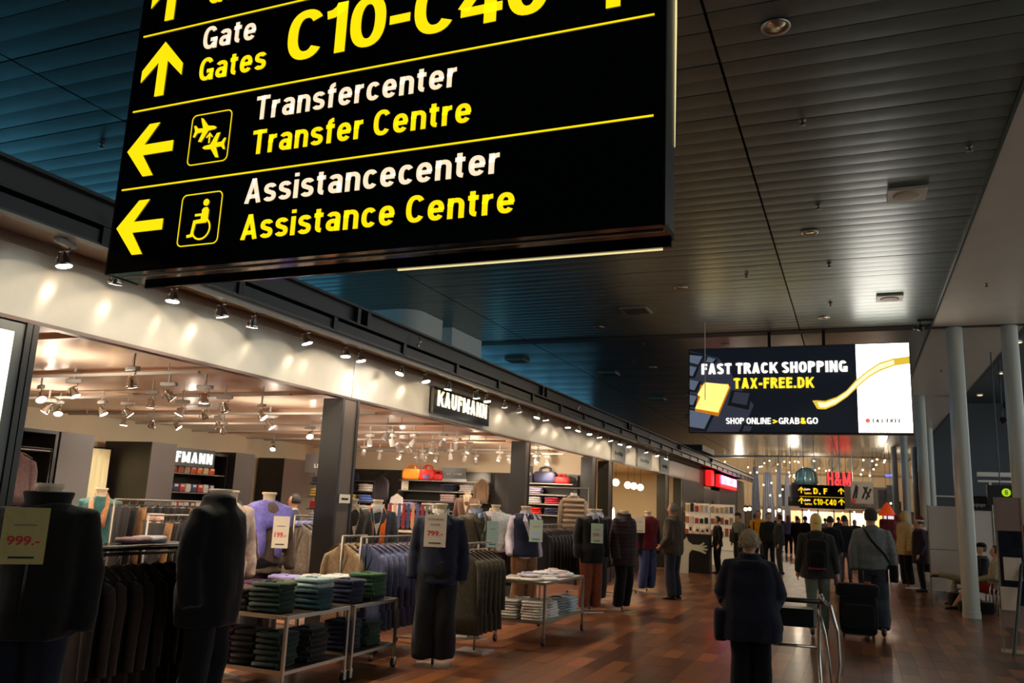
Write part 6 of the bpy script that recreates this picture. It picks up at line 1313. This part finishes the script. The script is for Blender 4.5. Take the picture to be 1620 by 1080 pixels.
# ================================================================== LEFT SIDE, FARTHER SHOPS
blk = mat('far_shop_black', (14, 12, 12), rough=.5); brn = mat('far_shop_brown', (38, 30, 25), rough=.5)
panel('wall_dark_shop_a', -5.9, -5.52, 28.95, 33.4, 0, 3.4, brn); panel('wall_dark_shop_b', -5.9, -5.52, 33.4, 37.4, 0, 2.65, mat('shop_recess_grey', (46, 52, 56), rough=.4)); panel('wall_dark_shop_c', -5.9, -5.52, 37.4, 43.2, 0, 2.8, blk); panel('wall_dark_shop_d', -5.9, -5.50, 43.2, 46, 0, 3.4, mat('shop_pillar', (120, 104, 84), rough=.4))
panel('wall_dark_shop_e', -5.9, -5.52, 33.4, 43.2, 2.81, 3.4, brn)
t = thing('neon_shop_sign', 'red box sign with glowing pink-white lettering above the black shop entrance', 'sign', (-5.3, 38.2, 2.82)); g = G(); g.box(-.2, .0, -2.0, 3.2, 0, .10); g.box(-.2, -.05, -1.9, 3.2, .10, .52); g.ob('red_box', emis('sign_red', (255, 30, 34), 1.3), t); g = G(); g.box(-.2, .02, -4.6, -3.9, -.05, .56); g.ob('red_post_letter', MATS['sign_red'], t)
signtext('INTIMISSIMI', -1.9, .13, 4.9, .36, emis('sign_pink', (255, 200, 255), 1.8), t, y=-.03, rz=PI/2, weight=.26, gap=.05)
t = thing('round_red_logo', 'blurred red disc on the grey glass beside the black shop', 'sign', (-5.5, 35.6, 2.05)); g = G(); g.lathe([(.16, 0), (.16, .02)], 20, Matrix.Rotation(PI/2, 4, 'Y')); g.ob('disc', mat('logo_red', (150, 44, 34), rough=.5), t)
t = thing('black_box_housing', 'black box housing on top of the canopy where it steps back', 'housing', (-4.85, 28.4, 3.74)); g = G(); g.box(-.6, .15, -.3, 2.2, 0, .20); g.ob('box_body', black_m, t)
g = G()
t = thing('black_counter', 'tall black counter left of the woman in the blazer', 'counter', (-4.30, 24.9, 0)); g = G(); g.box(-.38, .36, -.25, .25, 0, 1.06); g.ob('counter_body', black_m, t); g = G(); g.box(-.40, .38, -.27, .27, 1.06, 1.09); g.ob('counter_top', mat('counter_top_brown', (60, 30, 24), rough=.3), t)
for i, (x, h_) in enumerate(((-4.5, .26), (-4.3, .2), (-4.15, .16), (-4.02, .22))):
    t = thing('perfume_box', 'pale perfume box on the black counter, %s from left' % ORD[i], 'box', (x, 24.85, 1.091), 0, 'perfume boxes on the counter'); g = G(); g.box(-.055, .055, -.04, .04, 0, h_); g.ob('box_body', mat('perfume_%d' % (i % 2), ((220, 210, 196), (236, 214, 200))[i % 2], rough=.4), t); g = G(); g.box(-.03, .03, -.043, -.04, h_*.3, h_*.7); g.ob('label_print', ink, t)
t = thing('white_hand_sign', 'white cut-out figure with an open hand reaching in front of the black counter', 'cutout', (-4.55, 24.2, 0)); hand = [(-.14, 0), (.10, 0), (.12, .55), (.20, .66), (.42, .62), (.58, .56), (.60, .60), (.48, .665), (.63, .66), (.64, .70), (.50, .72), (.62, .76), (.61, .80), (.47, .77), (.56, .85), (.53, .88), (.42, .80), (.22, .80), (.10, .88), (.05, 1.0), (-.06, .98), (-.10, .6)]
g = G(); g.prism(hand, -.02, .02); g.ob('cutout_body', mat('cutout_white', (196, 192, 176), rough=.5), t)
pc = [(226, 200, 160), (214, 216, 220), (40, 30, 30), (200, 120, 90), (110, 120, 180), (190, 60, 70), (236, 228, 210)]
for j, (x0, y, n, lb) in enumerate(((-5.25, 28.2, 3, 'left'), (-4.55, 29.0, 3, 'right'))):
    t = thing('perfume_shelving', 'lit perfume shelving with bright cartons behind the black counter, %s unit' % lb, 'shelving', (x0+.35, y, 0)); g = G(); g.box(-.4, .4, .1, .14, 0, 2.0); g.ob('back_panel', mat('perfume_back', (236, 214, 180), rough=.5, emit=.25), t)
    for z in (.5, .95, 1.35, 1.72): g = G(); g.box(-.4, .4, -.14, .1, z-.02, z); g.ob('shelf', white_m, t)
    for k, z in enumerate((.95, 1.35, 1.72)):
        for i in range(5):
            q = thing('carton', 'perfume carton, %s on the %s shelf of the %s perfume unit' % (ORD[i], ORD[k], lb), 'carton', (x0+.04+i*.155, y-.03, z+.001), 0, 'perfume cartons'); hh = RND.uniform(.14, .27); c = RND.randrange(7); g = G(); g.box(-.055, .055, -.05, .05, 0, hh); g.ob('carton_body', mat('carton_%d' % c, pc[c], rough=.4), q)
for i, (x, y, z) in enumerate(((-5.2, 29.5, 1.95), (-4.95, 29.5, 1.93), (-4.6, 29.5, 1.93), (-3.9, 33, 1.90), (-3.75, 33, 1.92), (-3.4, 37, 1.92), (-3.0, 37, 1.94))):
    t = thing('globe_bulb', 'glowing bulb above the far perfume displays, %s from left' % ORD[i], 'lamp', (x, y, z), 0, 'bulbs above the perfume displays'); g = G(); g.ell((0, 0, 0), (.07, .07, .07), 12, 8); g.ob('bulb', lamp_soft, t, True); g = G(); g.tube([(0, 0, .06), (0, 0, .2)], .01, 6); g.tube([(0, .0, -.06), (0, 0, -z)], .01, 6); g.ob('stem', black_m, t)

# ================================================================== FAR MALL
warm = mat('mall_wall_warm', (168, 148, 116), rough=.7, nz=.12, nscale=.8)
panel('wall_far', -16, 10, 66, 66.3, 2.4, 9, warm); panel('wall_far_lower', -16, 10, 66.3, 66.6, 0, 2.4, mat('mall_lower_dark', (70, 54, 42), rough=.6)); panel('ceiling_far', -16, 10, 57, 66.5, 8.6, 8.8, mat('mall_ceiling', (150, 120, 86), rough=.7)); panel('trim_20', -16, 10, 65.7, 66, 4.9, 5.1, mat('mall_band', (150, 128, 100), rough=.6))
for i, (x, y, z, e_) in enumerate(((-5, 59.5, 7.8, 1), (0, 59.5, 7.8, 1), (-2.5, 60, 2.9, .8), (-7.5, 60, 4.5, .7), (1.5, 50, 4.2, .35), (-3.2, 50, 4.6, .35))):
    light('POINT', (x, y, z), LAMP_E['far']*12*e_, (1, .84, .62), size=.25)
shc = [(255, 214, 150), (255, 236, 214), (255, 190, 120), (230, 230, 255), (255, 220, 170)]
for i in range(9):
    x = -6.2+i*1.05; t = thing('shop_window', 'bright far shop window at the end of the walkway, %s from left' % ORD[i], 'window', (x, 63.5, 0), 0, 'bright far shop windows'); g = G(); g.box(-.5, .5, 0, .05, .3, 2.15); g.ob('lit_pane', emis('far_win_%d' % (i % 5), shc[i % 5], .55+.4*(i % 3)), t); g = G(); g.box(-.52, -.48, -.05, .08, 0, 2.3); g.box(.48, .52, -.05, .08, 0, 2.3); g.box(-.52, .52, -.05, .08, 2.15, 2.35); g.ob('frame', mat('far_frame', (110, 84, 60), rough=.5), t)
    for k in range(4): g = G(); g.box(-.42+k*.22, -.27+k*.22, -.12, -.02, .3, RND.uniform(.8, 1.8)); g.ob('goods', mat('far_goods_%d' % (k % 3), ((60, 40, 36), (170, 70, 50), (90, 80, 110))[k % 3], rough=.5), t)
# banner wall, panels and graphics in front
panel('trim_21', -4.7, 2.4, 57.6, 57.8, 2.35, 3.75, mat('bulkhead_grey', (146, 140, 132), rough=.5))
for i, (x, w_, z0, z1, c) in enumerate(((-3.6, .5, 2.6, 3.9, (54, 50, 60)), (-3.0, .35, 2.6, 3.8, (70, 110, 116)), (-1.2, .9, 2.42, 3.2, (120, 116, 110)), (.25, 1.2, 2.5, 3.9, (168, 158, 148)), (1.55, .5, 2.5, 3.6, (60, 60, 72)), (2.0, .4, 2.6, 3.9, (96, 110, 118)))):
    t = thing('wall_graphic', 'large faded graphic panel above the far shop fronts, %s from left' % ORD[i], 'panel', (x, 57.5, z0), 0, 'graphic panels on the far bulkhead'); g = G(); g.box(-w_/2, w_/2, -.04, .05, 0, z1-z0); g.ob('board', mat('graphic_%d' % i, c, rough=.5, nz=.35, nscale=2.5), t)
t = thing('graphic_scribble', 'grey panel with dark diagonal brush marks above the far shops', 'artwork', (.35, 54.6, 2.75)); g = G(); g.tube([(-.5, .02, 1.2), (-.5, .02, CZ-2.77)], .01, 5); g.tube([(.5, .02, 1.2), (.5, .02, CZ-2.77)], .01, 5); g.ob('hanging_cord', chrome, t); g = G(); g.box(-.62, .62, 0, .04, -.1, 1.2); g.ob('board', mat('brush_board', (168, 160, 150), rough=.5), t); g = G()
for a, b in (((-.5, .2), (-.3, 1.0)), ((-.35, .2), (-.25, .9)), ((.0, .2), (.3, .9)), ((.1, .9), (.4, .3)), ((.2, .15), (.5, .8))): g.tube([(a[0], -.02, a[1]), (b[0], -.02, b[1])], .05, 6, flat=.4)
g.ob('brush_marks', ink, t); g = G(); g.lathe([(.14, 0), (.14, .03)], 14, Matrix.Translation((-.5, -.01, .05)) @ Matrix.Rotation(PI/2, 4, 'X')); g.ob('red_spot', mat('spot_red', (206, 60, 40), rough=.5), t)
t = thing('neon_shop_sign', 'glowing red shop lettering high above the far airport sign', 'sign', (-1.65, 56.9, 3.75)); g = G(); g.tube([(.3, 0, .8), (.3, .9, 2.2)], .02, 5); g.tube([(1.1, 0, .8), (1.1, .9, 2.2)], .02, 5); g.tube([(.3, 0, .05), (.3, .9, .0)], .02, 5); g.tube([(1.1, 0, .05), (1.1, .9, .0)], .02, 5); g.ob('bracket', chrome, t); signtext('H&M', 0, 0, 1.38, .86, emis('hm_red', (255, 58, 62), 1.5), t, y=-.06, weight=.17, gap=.12); g = G(); g.box(-.05, 1.45, -.03, .0, .02, .84); g.ob('back_plate', mat('sign_back', (110, 70, 60), rough=.5), t)
fs = thing('direction_sign', 'small distant airport sign with yellow D, F and C10-C40 lines', 'sign', (-1.47, 42, 2.1))
g = G(); g.box(-1.02, .98, 0, .15, .03, 1.12); g.ob('case', sign_black, fs)
for z, b in ((.70, 'D, F'), (.20, 'C10-C40')):
    signtext(b, -.38, z, .62 if b[0] == 'D' else 1.0, .27, emis('far_yellow', (255, 210, 20), .9), fs, y=-.012, weight=.2, gap=.12 if b[0] == 'D' else .09)
    signtext('Gates', -.78, z-.02, .32, .10, MATS['far_yellow'], fs, y=-.012); signtext('Gate', -.78, z+.16, .26, .10, wht_e, fs, y=-.012)
    for x in (-.92, .84): poly_flat('arrow', [(x+(px_+3.356)*.95, z+.02+(pz_-3.734)*.95) for px_, pz_ in UA], -.012, MATS['far_yellow'], fs)
g = G(); g.box(-1.0, .96, -.012, -.01, .555, .57); g.ob('divider_line', MATS['far_yellow'], fs)
for x in (-.8, .8): g = G(); g.tube([(x, .07, 1.12), (x, .07, CZ-2.1)], .02, 6); g.ob('hanger_rod', chrome, fs)
t = thing('direction_sign', 'dark unlit hanging sign half behind the distant yellow airport sign', 'sign', (-2.45, 43.5, 2.22)); g = G(); g.box(-.65, .75, 0, .12, 0, .44); g.ob('case', sign_black, t); g = G()
for k in range(3): g.box(-.5, .1, -.006, 0, .10+k*.11, .13+k*.11)
g.ob('dim_print', mat('dim_green', (50, 62, 40), rough=.5), t); g = G()
for x in (-.5, .6): g.tube([(x, .06, .44), (x, .06, CZ-2.24)], .015, 6)
g.ob('hanger_rod', chrome, t)
dc0 = None
for i, x in enumerate((-5.8, -5.1, -4.45, -2.3, -1.29, -.15, .76)):
    lb = 'dark round silhouette disc on the warm far wall, %s from left' % ORD[i]
    if dc0 is None: dc0 = t = thing('wall_disc', lb, 'disc', (0, 0, 0), 0, 'round discs on the far wall'); g = G(); g.lathe([(.36, 0), (.36, .04)], 24, Matrix.Rotation(PI/2, 4, 'X')); g.ob('disc', mat('disc_grey', (112, 104, 92), rough=.6), t); g = G(); g.lathe([(.05, .0), (.05, .06)], 8, Matrix.Translation((0, 0, 0)) @ Matrix.Rotation(PI/2, 4, 'X')); g.ob('fixing', chrome, t)
    else: t = dup(dc0, (0, 0, 0), 0, lb)
    t.location = (x*1.16, 65.6, 5.72)
# white hanging drapes
for i, (x, w_, z1) in enumerate(((-5.6, .5, 4.6), (-4.9, .7, 4.3), (-4.3, .35, 4.6), (-3.85, .35, 4.2))):
    t = thing('hanging_drape', 'tall white fabric drape hanging before the far shops, %s from left' % ORD[i], 'drape', (x, 52.5+.3*i, 1.3), 0, 'white hanging drapes'); g = G(); n = 18
    g.add([((-w_/2+w_*j/n)*(1.15-.5*k/3), .06*math.sin(j*1.7+k), (z1-1.3)*k/3) for k in range(4) for j in range(n+1)], [(k*(n+1)+j, k*(n+1)+j+1, (k+1)*(n+1)+j+1, (k+1)*(n+1)+j) for k in range(3) for j in range(n)]); g.ob('fabric', mat('drape_white', (176, 180, 196), rough=.8), t, True)
    g = G(); g.tube([(0, 0, z1-1.3), (0, 0, CZ-1.3)], .01, 6); g.ob('hanging_cord', chrome, t)
t = thing('glass_drum', 'round pale blue glass drum structure above the far shops', 'structure', (-2.80, 54.4, 3.68)); g = G(); g.tube([(.4, 0, .9), (.4, 0, CZ-3.74)], .015, 5); g.tube([(-.4, 0, .9), (-.4, 0, CZ-3.74)], .015, 5); g.ob('hanging_cord', chrome, t); g = G(); g.lathe([(.62, 0), (.7, .15), (.6, .75), (.3, 1.0), (.05, 1.05)], 28); g.ob('glass', mat('glass_blue', (110, 150, 158), rough=.2, metal=.3), t, True); g = G()
for k in range(8): a = k*PI/4; g.tube([(.71*math.cos(a), .71*math.sin(a), .15), (.6*math.cos(a), .6*math.sin(a), .75)], .02, 5)
g.ob('ribs', white_m, t)
# sparkle bulbs
sb0 = None; rr_ = random.Random(3)
spots = [(1.45, 47, 4.75), (.9, 50, 4.9), (1.1, 50, 4.7), (1.15, 50, 5.0), (1.5, 50, 4.85), (.45, 50, 4.95), (.4, 50, 4.4), (.95, 50, 4.45), (.75, 50, 4.1), (.3, 50, 4.15), (1.4, 46, 2.55), (1.6, 46, 2.56), (-3.2, 40, 2.62)]
spots += [(rr_.uniform(-8.2, -1.5), 57.5, rr_.uniform(4.2, 5.35)) for _ in range(30)] + [(-6.4+i*.62+rr_.uniform(-.1, .1), 55, 2.08+rr_.uniform(-.06, .06)) for i in range(15)] + [(rr_.uniform(-6, -3.6), 50, rr_.uniform(2.6, 4.2)) for _ in range(6)]
spots.sort(key=lambda q: q[0]/q[1]); cnt = {}
for i, (x, y, z) in enumerate(spots):
    kk = (z < 2.3)+2*(y > 57); cnt[kk] = cnt.get(kk, -1)+1
    lb = 'tiny sparkle bulb, %s from left, %s' % (ORD[cnt[kk]], 'low row above the far shops' if z < 2.3 else 'high before the warm far wall' if y > 57 else 'hanging midway in the far mall')
    if sb0 is None: sb0 = t = thing('sparkle_bulb', lb, 'lamp', (0, 0, 0), 0, 'sparkle bulbs in the far mall'); g = G(); g.ell((0, 0, 0), (.05, .05, .05), 8, 6); g.ob('bulb', emis('sparkle', (255, 226, 180), 5.), t, True); g = G(); g.tube([(0, 0, 0), (0, 0, 1)], .006, 4); g.ob('cord', black_m, t)
    else: t = dup(sb0, (0, 0, 0), 0, lb)
    t.location = (x, y, z)
    for c in t.children:
        if c.name.startswith('cord'): c.location.z = .06; c.scale.z = ((CZ-.02 if y < 57.4 else 8.6)-z-.06)
t = thing('blue_light_bar', 'small blue lit bar high at the right of the far mall', 'light', (1.75, 49.5, 4.05)); g = G(); g.box(-.25, .25, -.03, .03, 0, .12); g.ob('bar', emis('blue_bar', (110, 120, 255), 1.5), t); g = G(); g.tube([(0, 0, .1), (0, 0, 1.42)], .01, 5); g.ob('cord', black_m, t)
t = thing('ceiling_wire', 'thin beaded wire hanging from the ceiling above the far sign', 'wire', (-.95, 41, 3.3)); g = G(); g.tube([(0, 0, 0), (0, 0, CZ-3.3)], .012, 6); g.ob('wire', white_m, t); g = G()
for z in (.6, 1.1, 1.6, 2.0): g.ell((0, 0, z), (.05, .05, .02), 8, 4)
g.ob('beads', white_m, t, True)
